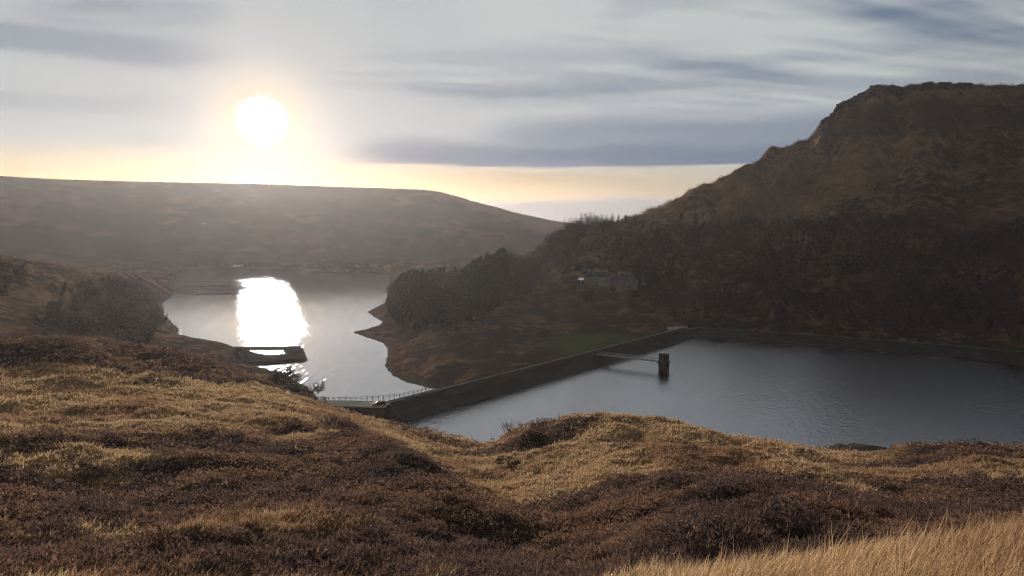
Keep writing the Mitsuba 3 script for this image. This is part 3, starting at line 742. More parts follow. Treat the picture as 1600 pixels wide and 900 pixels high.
BM = T().translate([BR0[0], BR0[1], 0]).rotate([0, 0, 1], bang)
k = thing('footbridge', 'narrow iron lattice footbridge from the dam to the valve tower', 'footbridge')
e = bL - h - 0.55
part(k, 'deck', put(box(-0.5, e, -0.8, 0.8, 4.05, 4.25), 'pale_gravel', BM))
part(k, 'abutment', put(cat_mesh([box(-3, 0.6, -1.7, 1.7, -4, 4.04), box(-1.2, 0.6, -1.7, -0.9, 4.04, 5.6), box(-1.2, 0.6, 0.9, 1.7, 4.04, 5.6)]), 'dark_stone', BM))
for sy in (-0.9, 0.9):
    part(k, 'handrail', put(box(0.6, e, sy - 0.06, sy + 0.06, 5.3, 5.42), 'iron', BM))
    part(k, 'girder', put(box(0.6, e, sy - 0.08, sy + 0.08, 3.7, 4.02), 'iron', BM))
    xs = np.linspace(0.8, e - 0.1, 15)
    for x in xs:
        part(k, 'post', put(box(x - 0.05, x + 0.05, sy - 0.05, sy + 0.05, 4.02, 5.3), 'iron', BM))
    part(k, 'lattice', put(cat_mesh([m for a, b in zip(xs[:-1], xs[1:]) for m in (tube((a, sy, 4.05), (b, sy, 5.3), 0.035, n=4), tube((a, sy, 5.3), (b, sy, 4.05), 0.035, n=4))]), 'iron', BM))

# ------------------------------------------------------------------ the road, its fence and the car
road = np.array([at(u, v, z=z) for u, v, z in ((380, 640, 5.0), (430, 631.5, 5.0), (470, 628.5, 5.0), (510, 628.3, 5.0), (550, 629.0, 5.0), (585, 630.5, 5.0), (606, 630.5, 5.0))])
road = np.concatenate([np.linspace(a, b, 8)[:-1] for a, b in zip(road[:-1], road[1:])] + [road[-1:]])
struct('road', mikit.ply(sweep(road + [0, 0, 0.04], [(5.2, 0.0), (-2.6, 0.0), (-2.6, -0.3), (5.2, -0.3)]), 'pale_gravel'), 'road at the near end of the dam, coloured pale like sun glancing off it', 'road')  # the pale surface colour stands for low sun glancing off the road
struct('road_embankment', mikit.ply(sweep(road - [0, 0, 0.2], [(5.7, 0.0), (-3.2, 0.0), (-6.5, -5), (9.5, -5)]), 'dark_stone'), 'dark stone bank carrying the road', 'embankment')
fl = np.array([at(u, v, z=4.9) for u, v in ((505, 625), (530, 625.2), (560, 625), (590, 623.5), (620, 620.5), (650, 614.8), (690, 604.5))])
k = thing('roadside_fence', 'dark post and rail fence along the water side of the road', 'fence')
seg = np.linalg.norm(np.diff(fl[:, :2], axis=0), axis=1)
cum = np.concatenate([[0], np.cumsum(seg)])
ts = np.arange(0, cum[-1], 2.0)
fp = np.stack([np.interp(ts, cum, fl[:, i]) for i in range(3)], 1)
for p in fp:
    gz = min(p[2] - 0.8, float(ground_z(p[0], p[1])[0]))
    part(k, 'post', mikit.ply(box(-0.08, 0.08, -0.08, 0.08, gz - p[2] - 0.2, 1.25).apply_translation(p), 'old_wood'))
for hgt in (0.55, 1.1):
    for p, q in zip(fp[:-1], fp[1:]):
        part(k, 'rail', mikit.ply(tube(p + [0, 0, hgt], q + [0, 0, hgt], 0.055, n=4), 'old_wood'))


def car_paint(c):
    return {'type': 'twosided', 'b': {'type': 'principled', 'base_color': {'type': 'rgb', 'value': list(c)}, 'roughness': 0.75, 'specular': 0.25}}


scene['dark_paint'], scene['white_car_paint'] = car_paint((0.015, 0.016, 0.02)), car_paint((0.7, 0.7, 0.7))
from shapely.geometry import Polygon
from shapely import affinity


def slab(poly, y0, y1):
    m = trimesh.creation.extrude_polygon(Polygon(poly), y1 - y0, engine='earcut')
    m.apply_transform(np.array([[1, 0, 0, 0], [0, 0, -1, y1], [0, 1, 0, 0], [0, 0, 0, 1.0]]))
    return m


def car(label, paint, pos, heading, group=None):
    """A five-door estate, nose towards +x."""
    k = thing('parked_car', label, 'car', group)
    M = T().translate([float(c) for c in pos]).rotate([0, 0, 1], heading)
    arch = lambda cx: [(cx + 0.42 * math.cos(t), 0.36 + 0.42 * math.sin(t)) for t in np.linspace(math.pi, 0, 9)]
    side = [(-2.3, 0.35), *[(x, z) for x, z in [(-1.85, 0.32)]], *arch(-1.38), *arch(1.38), (1.9, 0.3), (2.28, 0.38), (2.33, 0.72), (2.2, 0.92), (1.2, 1.08), (-2.25, 1.1), (-2.38, 0.8)]
    side = [p for p in side]
    part(k, 'body', put(slab(side, -0.92, 0.92), paint, M))
    cab = [(1.18, 1.083), (0.45, 1.66), (0.2, 1.72), (-1.8, 1.70), (-2.2, 1.5), (-2.27, 1.103)]
    part(k, 'cabin', put(slab([(x * 0.985, z) for x, z in cab], -0.78, 0.78), paint, M))
    for s in (-1, 1):
        for a, b in ((0.92, 0.02), (-0.06, -1.0), (-1.08, -1.95)):
            top = lambda x: 1.60 if x < 0.4 else 1.60 - (x - 0.4) * 0.85
            q = [(b, 1.14), (a, 1.14), (a if a < 0.5 else 0.55, top(0.5 if a > 0.5 else a)), (b, top(b))]
            part(k, 'window', put(slab(q, 0.782 if s > 0 else -0.80, 0.80 if s > 0 else -0.782), 'glass_dark', M))
        for x in (-1.38, 1.38):
            w = part(k, 'wheel', put(trimesh.creation.cylinder(0.36, 0.24, sections=20).apply_transform(trimesh.transformations.rotation_matrix(math.pi / 2, [1, 0, 0])).apply_translation([x, s * 0.82, 0.36]), 'rubber', M))
            part(w, 'rim', put(trimesh.creation.cylinder(0.22, 0.03, sections=14).apply_transform(trimesh.transformations.rotation_matrix(math.pi / 2, [1, 0, 0])).apply_translation([x, s * 0.955, 0.36]), 'pale_metal', M))
        part(k, 'headlight', put(box(2.2, 2.335, s * 0.72 - 0.16, s * 0.72 + 0.16, 0.68, 0.82), 'pale_metal', M))
    part(k, 'windscreen', put(slab([(1.14, 1.10), (1.17, 1.10), (0.47, 1.66), (0.44, 1.66)], -0.68, 0.68), 'glass_dark', M))
    return k


cp = at(592, 634.0, z=5.05)
car('dark estate car on the road at the near end of the dam', 'dark_paint', cp, 188)

# ------------------------------------------------------------------ houses beyond the dam
scene['house_stone'] = stone_tex((0.34, 0.30, 0.25), 0.5, 0.2)


def gable(x0, x1, y0, y1, z0, z1, hip=0.0):
    """A pitched roof with its ridge along x."""
    ym = (y0 + y1) / 2
    v = [(x0, y0, z0), (x1, y0, z0), (x1, y1, z0), (x0, y1, z0), (x0 + hip, ym, z1), (x1 - hip, ym, z1)]
    m = trimesh.Trimesh(v, [[0, 1, 5], [0, 5, 4], [2, 3, 4], [2, 4, 5], [3, 0, 4], [1, 2, 5], [0, 3, 2], [0, 2, 1]], process=False)
    m.fix_normals()
    return m


def house(label, pos, turn, w, dpt, eaves, ridge_z, wins, chims, hip, gables=()):
    k = thing('stone_house', label, 'house')
    M = T().translate([float(c) for c in pos]).rotate([0, 0, 1], turn)
    part(k, 'wall', put(box(-w / 2, w / 2, -dpt / 2, dpt / 2, -4, eaves), 'house_stone', M))
    rf = part(k, 'roof', put(gable(-w / 2 - 0.4, w / 2 + 0.4, -dpt / 2 - 0.4, dpt / 2 + 0.4, eaves + 0.003, ridge_z, hip), 'slate', M))
    for cx in chims:
        part(rf, 'chimney', put(cat_mesh([box(cx - 0.6, cx + 0.6, -0.4, 0.4, ridge_z - 1.2, ridge_z + 1.1), box(cx - 0.68, cx + 0.68, -0.48, 0.48, ridge_z + 1.1, ridge_z + 1.25), tube((cx - 0.3, 0, ridge_z + 1.2), (cx - 0.3, 0, ridge_z + 1.6), 0.14), tube((cx + 0.3, 0, ridge_z + 1.2), (cx + 0.3, 0, ridge_z + 1.6), 0.14)]), 'house_stone', M))
    for gx, gw in gables:
        part(k, 'gable_bay', put(cat_mesh([box(gx - gw / 2, gx + gw / 2, -dpt / 2 - 1.2, -dpt / 2 + 0.01, -4, eaves - 0.02)]), 'house_stone', M))
        g = gable(-dpt / 4 - 0.8, dpt / 4 + 0.8, -gw / 2 - 0.2, gw / 2 + 0.2, 0, gw * 0.55)
        g.apply_transform(trimesh.transformations.rotation_matrix(math.pi / 2, [0, 0, 1]))
        g.apply_translation([gx, -dpt / 4 - 0.75, eaves - 0.01])
        part(rf, 'gable_roof', put(g, 'slate', M))
    for wx, wz, ww, wh, off in wins:
        y = -dpt / 2 - off
        f = part(k, 'window', put(cat_mesh([box(wx - ww / 2 - 0.12, wx + ww / 2 + 0.12, y - 0.05, y + 0.02, wz - 0.12, wz), box(wx - ww / 2 - 0.12, wx + ww / 2 + 0.12, y - 0.05, y + 0.02, wz + wh, wz + wh + 0.15),
                                            box(wx - ww / 2 - 0.12, wx - ww / 2, y - 0.05, y + 0.02, wz, wz + wh), box(wx + ww / 2, wx + ww / 2 + 0.12, y - 0.05, y + 0.02, wz, wz + wh), box(wx - 0.04, wx + 0.04, y - 0.04, y + 0.02, wz, wz + wh)]), 'white_paint', M))
        part(f, 'pane', put(box(wx - ww / 2, wx + ww / 2, y - 0.015, y + 0.02, wz, wz + wh), 'glass_dark', M))
    part(k, 'door', put(box(-0.2, 0.8, -dpt / 2 - 0.06, -dpt / 2 + 0.02, 0.05, 2.15), 'old_wood', M))
    return k


HP1, HP2 = hit(933, 443), hit(976, 450)
house('long stone house with a hipped slate roof on the wooded slope, left of the two', HP1, -8, 20, 9, 5.2, 8.6,
      [(x, z, 1.2, 1.4, 1.2 if abs(x) in (8.0,) else 0) for z in (0.9, 3.4) for x in (-7.0, -4.2, 2.2, 4.4, 7.6)], [-6, 1, 7], 3.0, [(-5.6, 5.2), (3.3, 5.2)])
house('tall stone house with a broad gable on the wooded slope, right of the two', HP2, 22, 16, 10, 6.0, 10.5,
      [(x, z, 1.2, 1.5, 0) for z in (0.9, 3.9) for x in (-6, -3.4, 2.4, 5.4)], [-5, 4], 4.5, [(-4.7, 6.0)])
k = thing('garden_shed', 'low shed with a bright pale blue roof left of the long stone house', 'shed')
SHED = hit(909, 442)
SM = T().translate(SHED.tolist()).rotate([0, 0, 1], -30)
part(k, 'wall', put(box(-2.6, 2.6, -1.5, 1.5, -2, 2.2), 'old_wood', SM))
part(k, 'roof', put(trimesh.Trimesh([(-2.9, -1.8, 2.05), (2.9, -1.8, 2.05), (2.9, 1.8, 3.4), (-2.9, 1.8, 3.4), (-2.9, -1.8, 2.2), (2.9, -1.8, 2.2), (2.9, 1.8, 3.55), (-2.9, 1.8, 3.55)],
     [[0, 2, 1], [0, 3, 2], [4, 5, 6], [4, 6, 7], [0, 1, 5], [0, 5, 4], [1, 2, 6], [1, 6, 5], [2, 3, 7], [2, 7, 6], [3, 0, 4], [3, 4, 7]], process=False), 'pale_metal', SM))
part(k, 'door', put(box(-0.5, 0.5, -1.53, -1.45, 0, 1.95), 'white_paint', SM))
car('white car parked on the grass between the two stone houses', 'white_car_paint', hit(955, 448.5) + [0, 0, 0.1], 200)
car('white car parked right of the tall stone house', 'white_car_paint', hit(1006, 446) + [0, 0, 0.1], 250)
k = thing('lakeside_building', 'low white building on the far shore of the lower reservoir', 'building')
LP = hit(372, 418.0)
LM = T().translate([LP[0], LP[1] + 4, LP[2]]).rotate([0, 0, 1], 6)
part(k, 'wall', put(box(-9, 9, -3.5, 3.5, -3, 3.2), 'white_paint', LM))
part(k, 'roof', put(gable(-9.4, 9.4, -3.9, 3.9, 3.203, 5.4), 'slate', LM))
for x in (-6, -3, 0, 3, 6):
    part(k, 'window', put(box(x - 0.6, x + 0.6, -3.55, -3.45, 1.0, 2.3), 'glass_dark', LM))
k = thing('white_cottage', 'tiny white cottage alone high on the far moor', 'cottage')
LP = hit(321, 350)
LM = T().translate(LP.tolist())
part(k, 'wall', put(box(-3.2, 3.2, -2.5, 2.5, -3, 3.0), 'white_paint', LM))
part(k, 'roof', put(gable(-3.5, 3.5, -2.8, 2.8, 3.003, 5.0), 'slate', LM))
part(k, 'door', put(box(-0.5, 0.5, -2.55, -2.45, 0, 2.1), 'old_wood', LM))

# ------------------------------------------------------------------ the stone spit in the lower reservoir
c = [at(366, 541.5, z=-10.6), at(468, 540.5, z=-10.6), at(475, 559.5, z=-10.6), at(388, 565.5, z=-10.6)]
outer = Polygon([p[:2] for p in c])
pool = Polygon([p[:2] for p in (at(384, 545.8, z=-10.6), at(442, 544.8, z=-10.6), at(446, 552.5, z=-10.6), at(422, 554.5, z=-10.6), at(400, 551.5, z=-10.6))])


def battered(poly, z0, z1, grow):
    """A bank with sloping sides: the outline at z1, wider by grow at z0."""
    v, f = [], []
    top = np.array(poly.exterior.segmentize(2.5).exterior.coords)[:-1] if False else np.array(poly.segmentize(2.5).exterior.coords)[:-1]
    if not poly.exterior.is_ccw:
        top = top[::-1]
    return top


k = thing('stone_spit', 'flat stone embankment with a pool in its top jutting into the lower reservoir', 'embankment')
ring = outer.difference(pool)
levels = [(0.0, 0.0), (0.9, -0.7), (2.0, -1.4), (2.8, -2.4)]
m = [trimesh.creation.extrude_polygon(ring, 0.5, engine='earcut').apply_translation([0, 0, -11.1])]
for (g, dz) in levels[1:]:
    m.append(trimesh.creation.extrude_polygon(outer.buffer(g, join_style='mitre').difference(pool), 0.75, engine='earcut').apply_translation([0, 0, -10.6 + dz - 0.75 + 0.2]))
part(k, 'bank', mikit.ply(cat_mesh(m), 'dark_stone'))
part(k, 'pool', mikit.ply(sheet(np.array(pool.buffer(0.3).exterior.coords)[:-1], -11.0), 'water'), 'still pool in the top of the embankment')

# ------------------------------------------------------------------ trees
scene['bark'] = diffuse((0.075, 0.06, 0.05))


def leafy(c, var, s, trans=0.35):
    c = mi.Color3f(*map(float, c))

    def fn(p, n, uv):
        return c * (1 - var + 2 * var * (0.55 * noise(p.x / s, p.y / s, p.z / s) + 0.45 * noise(p.x / 9.0, p.y / 9.0, 3.0)))
    return {'type': 'twosided', 'b': {'type': 'diffuse', 'reflectance': proc(fn)}}


scene['pine_green'] = leafy((0.042, 0.047, 0.028), 0.6, 1.4)
scene['larch_brown'] = leafy((0.16, 0.085, 0.04), 0.5, 1.4)
scene['twigs'] = leafy((0.075, 0.050, 0.048), 0.6, 2.0)
scene['pale_twigs'] = leafy((0.16, 0.12, 0.09), 0.4, 1.4)
scene['gorse_green'] = leafy((0.06, 0.065, 0.03), 0.5, 0.6)


def tris_at(c, d, w, side):
    """Thin triangles from base points c along d, w wide."""
    n = len(c)
    v = np.stack([c - side * w[:, None], c + side * w[:, None], c + d], 1).reshape(-1, 3)
    return v, np.arange(3 * n).reshape(-1, 3)


def unit(v):
    return v / np.maximum(np.linalg.norm(v, axis=-1, keepdims=True), 1e-9)


def conifer(r, H, n, spread, start, ragged):
    """(trunk, crown) of a pine: whorls of drooping boughs made of small sprays."""
    lean = r.normal(0, 0.015, 2)
    tr = [tube((0, 0, -1.2), (lean[0] * H, lean[1] * H, H * 0.97), 0.022 * H, 0.004 * H, 6)]
    cs, ds, ws = [], [], []
    nb = n // 14
    for b in range(nb):
        t = start + (1 - start) * r.random() ** 0.85
        L = spread * H * ((1 - t) ** 0.75 * 0.95 + 0.06) * (1 + ragged * r.normal())
        a = r.random() * 6.283
        o = np.array([math.cos(a), math.sin(a), -0.12 + 0.25 * t])
        base = np.array([lean[0] * H * t, lean[1] * H * t, H * t])
        if b % 5 == 0:
            tr.append(tube(base, base + o * L * 0.8, 0.006 * H, 0.002 * H, 4))
        q = r.random(14) ** 0.5
        p = base + o * (L * q)[:, None] + r.normal(0, 0.018 * H, (14, 3))
        d = unit(o * 0.7 + r.normal(0, 0.7, (14, 3))) * (0.07 * H * (0.7 + 0.6 * r.random(14)))[:, None]
        cs.append(p), ds.append(d), ws.append(np.full(14, 0.036 * H))
    c, d, w = np.vstack(cs), np.vstack(ds), np.concatenate(ws)
    return cat_mesh(tr), tris_at(c, d, w, unit(np.cross(d, r.normal(size=d.shape))))


def bare_tree(r, H, n, spread, shrub=False, fat=0.011):
    """(trunk, crown): limbs that fork into a haze of fine twigs."""
    tr, tips = [], []
    stems = 5 if shrub else 1
    for s_ in range(stems):
        a0 = r.random() * 6.283
        top = np.array([math.cos(a0), math.sin(a0), 0]) * H * (0.28 if shrub else 0.04) + [0, 0, H * (0.35 if shrub else 0.38)]
        tr.append(tube((0, 0, -0.6), top, 0.02 * H, 0.013 * H, 6))
        for b in range(4 if shrub else 9):
            a = a0 + b * 2.4 + r.normal(0, 0.3)
            t = r.uniform(0.55, 1.0)
            p = top * t
            e = p + np.array([math.cos(a) * spread * H * r.uniform(0.5, 1), math.sin(a) * spread * H * r.uniform(0.5, 1), H * r.uniform(0.2, 0.58)])
            mid = (p + e) / 2 + [0, 0, -0.04 * H]
            tr += [tube(p, mid, 0.010 * H, 0.007 * H, 4), tube(mid, e, 0.007 * H, 0.003 * H, 4)]
            tips += [(mid, e - mid), ((p + mid) / 2, e - p), (e, e - mid)]
    k = r.integers(0, len(tips), n)
    b = np.array([t[0] for t in tips])[k]
    v = np.array([t[1] for t in tips])[k]
    c = b + v * r.random((n, 1)) + r.normal(0, 0.05 * H, (n, 3))
    d = unit(unit(v) * 0.5 + r.normal(0, 0.55, (n, 3)) + [0, 0, 0.45]) * (H * r.uniform(0.09, 0.2, n))[:, None]
    return cat_mesh(tr), tris_at(c, d, np.full(n, fat * H), unit(np.cross(d, r.normal(size=d.shape))))


def round_crown(r, H, n):
    """(trunk, crown) of an old pine: a bare stem under a broad head of uneven clumps."""
    tr = [tube((0, 0, -1.2), (0.01 * H, 0, H * 0.8), 0.026 * H, 0.010 * H, 6)]
    k = 11
    a, q = r.random(k) * 6.283, r.uniform(0.05, 0.30, k)
    lump = np.stack([np.cos(a) * q * H, np.sin(a) * q * H, H * (0.48 + 0.46 * r.random(k) * (1.1 - 1.6 * q))], 1)
    lump[0] = (0, 0, 0.9 * H)
    for l in lump:
        tr.append(tube((0.005 * H, 0, l[2] * 0.8), l, 0.010 * H, 0.004 * H, 4))
    i = r.integers(0, k, n)
    u = unit(r.normal(size=(n, 3))) * [1, 1, 0.62]
    c = lump[i] + u * (H * r.uniform(0.08, 0.135, n))[:, None]
    d = unit(u + r.normal(0, 0.6, (n, 3)) + [0, 0, 0.3]) * (0.06 * H * r.uniform(0.7, 1.3, n))[:, None]
    return cat_mesh(tr), tris_at(c, d, np.full(n, 0.034 * H), unit(np.cross(d, r.normal(size=d.shape))))


r_ = np.random.default_rng(3)
PINES = [round_crown(r_, 10, 560) if i % 2 else conifer(r_, 10, 560, 0.28, 0.2, 0.35) for i in range(6)]
SPRUCES = [conifer(r_, 10, 420, 0.17, 0.10, 0.22) for _ in range(3)]
BARE = [bare_tree(r_, 10, 460, 0.36, fat=0.014) for _ in range(4)]
SHRUBS = [bare_tree(r_, 3, 260, 0.34, True, 0.014) for _ in range(3)]


def dense_shrub(r, H, n):
    """(trunk, crown): a close rounded bush of small sprays."""
    c = r.normal(size=(n, 3))
    lump = r.normal(0, 0.35, (6, 3)) * [1, 1, 0.5] + [0, 0, 0.55]
    c = lump[r.integers(0, 6, n)] + unit(c) * (0.36 * r.random((n, 1)) ** 0.4)
    c[:, 2] = np.abs(c[:, 2])
    d = unit(c - [0, 0, 0.3] + r.normal(0, 0.5, (n, 3)) + [0, 0, 0.4]) * (0.16 * r.uniform(0.6, 1.4, n))[:, None]
    tr = [tube((0, 0, -0.3 * H), l * H * 0.9, 0.02 * H, 0.008 * H, 5) for l in lump]
    return cat_mesh(tr), tris_at(c * H, d * H, np.full(n, 0.035 * H), unit(np.cross(d, r.normal(size=d.shape))))


DENSE = [dense_shrub(r_, 3, 420) for _ in range(3)]
_cache = {}


ORD = 'first second third fourth fifth sixth seventh eighth ninth tenth eleventh twelfth thirteenth fourteenth fifteenth'.split()


def row_of(name, label, forms, leaf, places, H0_, group, f=1.0):
    """Trees that can be told apart: each is named by its place in the row, from the left."""
    for i, (u, v, hh) in enumerate(sorted(places)):
        tree(name, label.format(ORD[i]), forms, leaf, hit(u, v), hh * f, H0_, group)


def tree(name, label, forms, leaf, pos, H, H0_, group=None):
    i = int(r_.integers(len(forms)))
    key = (id(forms), i, leaf)
    if key not in _cache:
        _cache[key] = (mikit.ply(forms[i][0], 'bark'), mikit.ply(forms[i][1], leaf))
    k = thing(name, label, 'bush' if 'bush' in name else 'tree', group)
    s = H / H0_
    M = T().translate([float(pos[0]), float(pos[1]), float(pos[2])]).rotate([0, 0, 1], float(r_.random() * 360)).scale([s * r_.uniform(0.85, 1.15), s * r_.uniform(0.85, 1.15), s])
    part(k, 'trunk', {**_cache[key][0], 'to_world': M})
    part(k, 'crown', {**_cache[key][1], 'to_world': M})
    return k


def spots(poly, spacing, jitter, rows=None):
    """Places on a jittered lattice inside a plan outline of (u, v) ground points."""
    q = np.array([hit(u, v)[:2] if len(t) == 0 else at(u, v, r=t[0])[:2] for u, v, *t in poly])
    g = np.stack(np.meshgrid(np.arange(q[:, 0].min(), q[:, 0].max(), spacing), np.arange(q[:, 1].min(), q[:, 1].max(), spacing)), -1).reshape(-1, 2)
    g = g + r_.uniform(-jitter, jitter, g.shape) * spacing
    return g[inside(g[:, 0], g[:, 1], q)]


def plant(xy, fn):
    z = ground_z(xy[:, 0], xy[:, 1])
    for (x, y), h in zip(xy, z):
        fn(np.array([x, y, h]))


CONIFER_WOOD = [(604, 470, 575), (606, 492, 545), (640, 510, 475), (700, 516, 440), (765, 508, 455), (790, 482, 520), (795, 440, 600), (790, 415, 650), (750, 418, 680), (700, 430, 690), (640, 442, 665), (618, 448, 650)]
wood = spots(CONIFER_WOOD, 8.0, 0.38)
wood = wood[np.argsort(np.hypot(wood[:, 0], wood[:, 1]))]
plant(wood[:298], lambda p: tree('pine_tree', 'dark pine in the plantation on the promontory in the lower reservoir', PINES, 'pine_green', p, r_.uniform(10, 16.5), 10, 'pines of the lakeside plantation'))
LEFT_WOOD = [(60, 500, 400), (180, 508, 400), (250, 492, 500), (255, 470, 610), (240, 452, 720), (200, 440, 700), (110, 445, 560), (70, 470, 480)]
plant(spots(LEFT_WOOD, 11.5, 0.4)[:110], lambda p: tree('bare_tree', 'leafless tree in the hazy wood left of the lower reservoir', BARE, 'twigs', p, r_.uniform(5, 13.5), 10, 'bare trees of the left bank wood'))
plant(spots([(-60, 470, 470), (20, 465, 480), (48, 440, 540), (30, 420, 560), (-60, 420, 540)], 10.5, 0.4), lambda p: tree('bare_tree', 'leafless tree in the clump below the pale field at the far left', BARE, 'twigs', p, r_.uniform(8, 13), 10, 'bare trees below the pale field'))
row_of('spruce_tree', 'dark spruce below the sunlit spurs of the crag hill, {} from the left', SPRUCES, 'pine_green', [(1064, 362, 17), (1086, 362, 17), (1053, 366, 12), (1040, 366, 10), (1018, 368, 11), (1005, 358, 9), (992, 356, 9), (978, 350, 9), (966, 349, 8), (1112, 368, 10), (1098, 366, 11), (1030, 372, 12), (985, 366, 11), (1075, 372, 12), (1046, 376, 12)], 10, 'spruces below the sunlit spurs', 1.0)
row_of('small_bush', 'low bush on the skyline at the gap between the hills, {} from the left', SHRUBS, 'twigs', [(906, 352, 4), (912, 352, 5), (918, 352, 6), (926, 351, 4), (898, 353, 5)], 3, 'bushes at the skyline gap', 0.9)
row_of('spruce_tree', 'dark spruce close right of the stone houses, {} from the left', SPRUCES, 'pine_green', [(1000, 452, 11), (1016, 448, 12), (1030, 455, 11), (1044, 448, 13), (1060, 462, 11), (1024, 440, 12), (1050, 436, 12)], 10, 'spruces right of the houses', 1.0)
row_of('larch_tree', 'pale orange brown larch in the hillside wood, {} from the left', SPRUCES, 'larch_brown', [(1240, 400, 12), (1255, 405, 11), (1262, 392, 12), (1278, 400, 12), (1290, 396, 11), (1300, 410, 12), (1316, 404, 12), (1228, 410, 10), (1272, 412, 11), (1335, 400, 11), (1350, 408, 11), (1246, 386, 10), (1308, 390, 11), (1330, 415, 12)], 10, 'larches in the hillside wood', 1.0)
row_of('bare_tree', 'leafless tree close round the two stone houses, {} from the left', BARE, 'twigs', [(886, 452, 9), (897, 460, 8), (906, 430, 11), (926, 428, 12), (948, 430, 11), (957, 462, 7), (964, 433, 12), (990, 470, 8), (1002, 436, 12), (915, 474, 7), (938, 468, 6), (1012, 462, 9)], 10, 'bare trees round the stone houses')
tree('bare_tree', 'small lone leafless tree on the flat beside the stone spit', BARE, 'twigs', hit(368, 563), 6.5, 10)
tree('bare_tree', 'slender leafless tree by the road where it meets the lower reservoir', BARE, 'pale_twigs', hit(497, 621), 8.0, 10)
row_of('bare_bush', 'leafless shrub left of the slender tree by the road, {} from the left', SHRUBS, 'pale_twigs', [(475, 617, 5), (484, 619, 4.5), (466, 612, 4.5)], 3, 'leafless shrubs by the road', 1.0)
row_of('dense_bush', 'dark dense bush at the edge of the glittering bay, {} from the left', DENSE, 'gorse_green', [(437, 594, 6), (447, 597, 6.5), (456, 603, 6), (428, 598, 4.5), (444, 606, 5), (462, 612, 4)], 3, 'dense bushes at the bay', 1.0)
tree('small_bush', 'squat dark bush beside the fence, left of the pair', DENSE, 'gorse_green', hit(508, 627), 1.9, 3)
tree('small_bush', 'squat dark bush beside the fence, right of the pair', DENSE, 'gorse_green', hit(534, 627), 2.2, 3)
tree('bare_bush', 'grey leafless bush on the skyline of the near knoll above the water', SHRUBS, 'pale_twigs', hit(792, 680), 2.6, 3)
tree('bare_bush', 'faint leafless bush right of the grey one on the near knoll', SHRUBS, 'pale_twigs', hit(812, 671), 1.5, 3)
row_of('gorse_bush', 'green grey gorse bush in the gully of the near moor, {} from the left', DENSE, 'gorse_green', [(838, 695, 2.4), (822, 700, 1.9), (852, 700, 1.8), (790, 728, 1.5), (806, 735, 1.3)], 3, 'gorse bushes in the gully', 1.0)

# the wood on the slopes of the crag hill, one mass
HILL_WOOD = [(765, 512, 470), (830, 490, 510), (900, 466, 560), (960, 470, 520), (1000, 478, 500), (1080, 500, 440), (1200, 500, 425), (1350, 490, 430), (1500, 480, 430), (1700, 470, 430), (1700, 352, 640), (1500, 352, 655), (1350, 345, 690), (1220, 356, 690), (1120, 368, 680), (1000, 374, 675), (900, 371, 695), (830, 380, 692), (800, 400, 680), (785, 450, 590)]


def mass(name, label, cat, forms, leaf, xy, hmin, hmax, H0_, keep):
    z = ground_z(xy[:, 0], xy[:, 1])
    vs, fs, o = [], [], 0
    for (x, y), g in zip(xy, z):
        v, f = forms[int(r_.integers(len(forms)))][1]
        f = f[:keep]
        v = v.reshape(-1, 3, 3)[:keep].reshape(-1, 3)
        s, a = r_.uniform(hmin, hmax) / H0_, r_.random() * 6.283
        ca, sa = math.cos(a), math.sin(a)
        v = np.column_stack([(v[:, 0] * ca - v[:, 1] * sa) * s + x, (v[:, 0] * sa + v[:, 1] * ca) * s + y, v[:, 2] * s + g])
        vs.append(v), fs.append(np.arange(len(v)).reshape(-1, 3) + o)
        o += len(v)
    scene[name] = mikit.ply((np.vstack(vs), np.vstack(fs)), leaf)
    labels[name] = {'label': label, 'category': cat, 'kind': 'stuff'}


xy = spots(HILL_WOOD, 7.6, 0.45)
keepout = np.ones(len(xy), bool)
for q, rad in ((HP1, 17), (HP2, 16), (hit(905, 470), 14), (hit(990, 480), 14)):
    keepout &= np.hypot(xy[:, 0] - q[0], xy[:, 1] - q[1] + 10) > rad
xy = xy[keepout & (nz(xy[:, 0], xy[:, 1], 50, 3, 71) > 0.33)]
pick = nz(xy[:, 0], xy[:, 1], 35, 3, 72)
mass('hillside_wood', 'dark leafless wood covering the lower slopes of the crag hill', 'wood', BARE, 'twigs', xy[pick < 0.6], 7, 13, 10, 190)
mass('hillside_conifers', 'dark conifers scattered through the wood on the crag hill', 'wood', SPRUCES, 'pine_green', xy[pick >= 0.6], 7, 12, 10, 200)

# ------------------------------------------------------------------ grass and heather of the near moor
scene['grass_blades'] = {'type': 'principledthin', 'base_color': {'type': 'mesh_attribute', 'name': 'vertex_color'}, 'roughness': 0.9, 'eta': 1.1, 'spec_trans': 0.0, 'diff_trans': 0.9}


def scatter(n, r0, r1, a0, a1, rg, power=0.0):
    a = rg.uniform(math.radians(a0), math.radians(a1), n)
    t = rg.random(n)
    r = r0 * (r1 / r0) ** t if power == 0 else (r0 ** power + t * (r1 ** power - r0 ** power)) ** (1 / power)
    return r * np.sin(a), r * np.cos(a), r


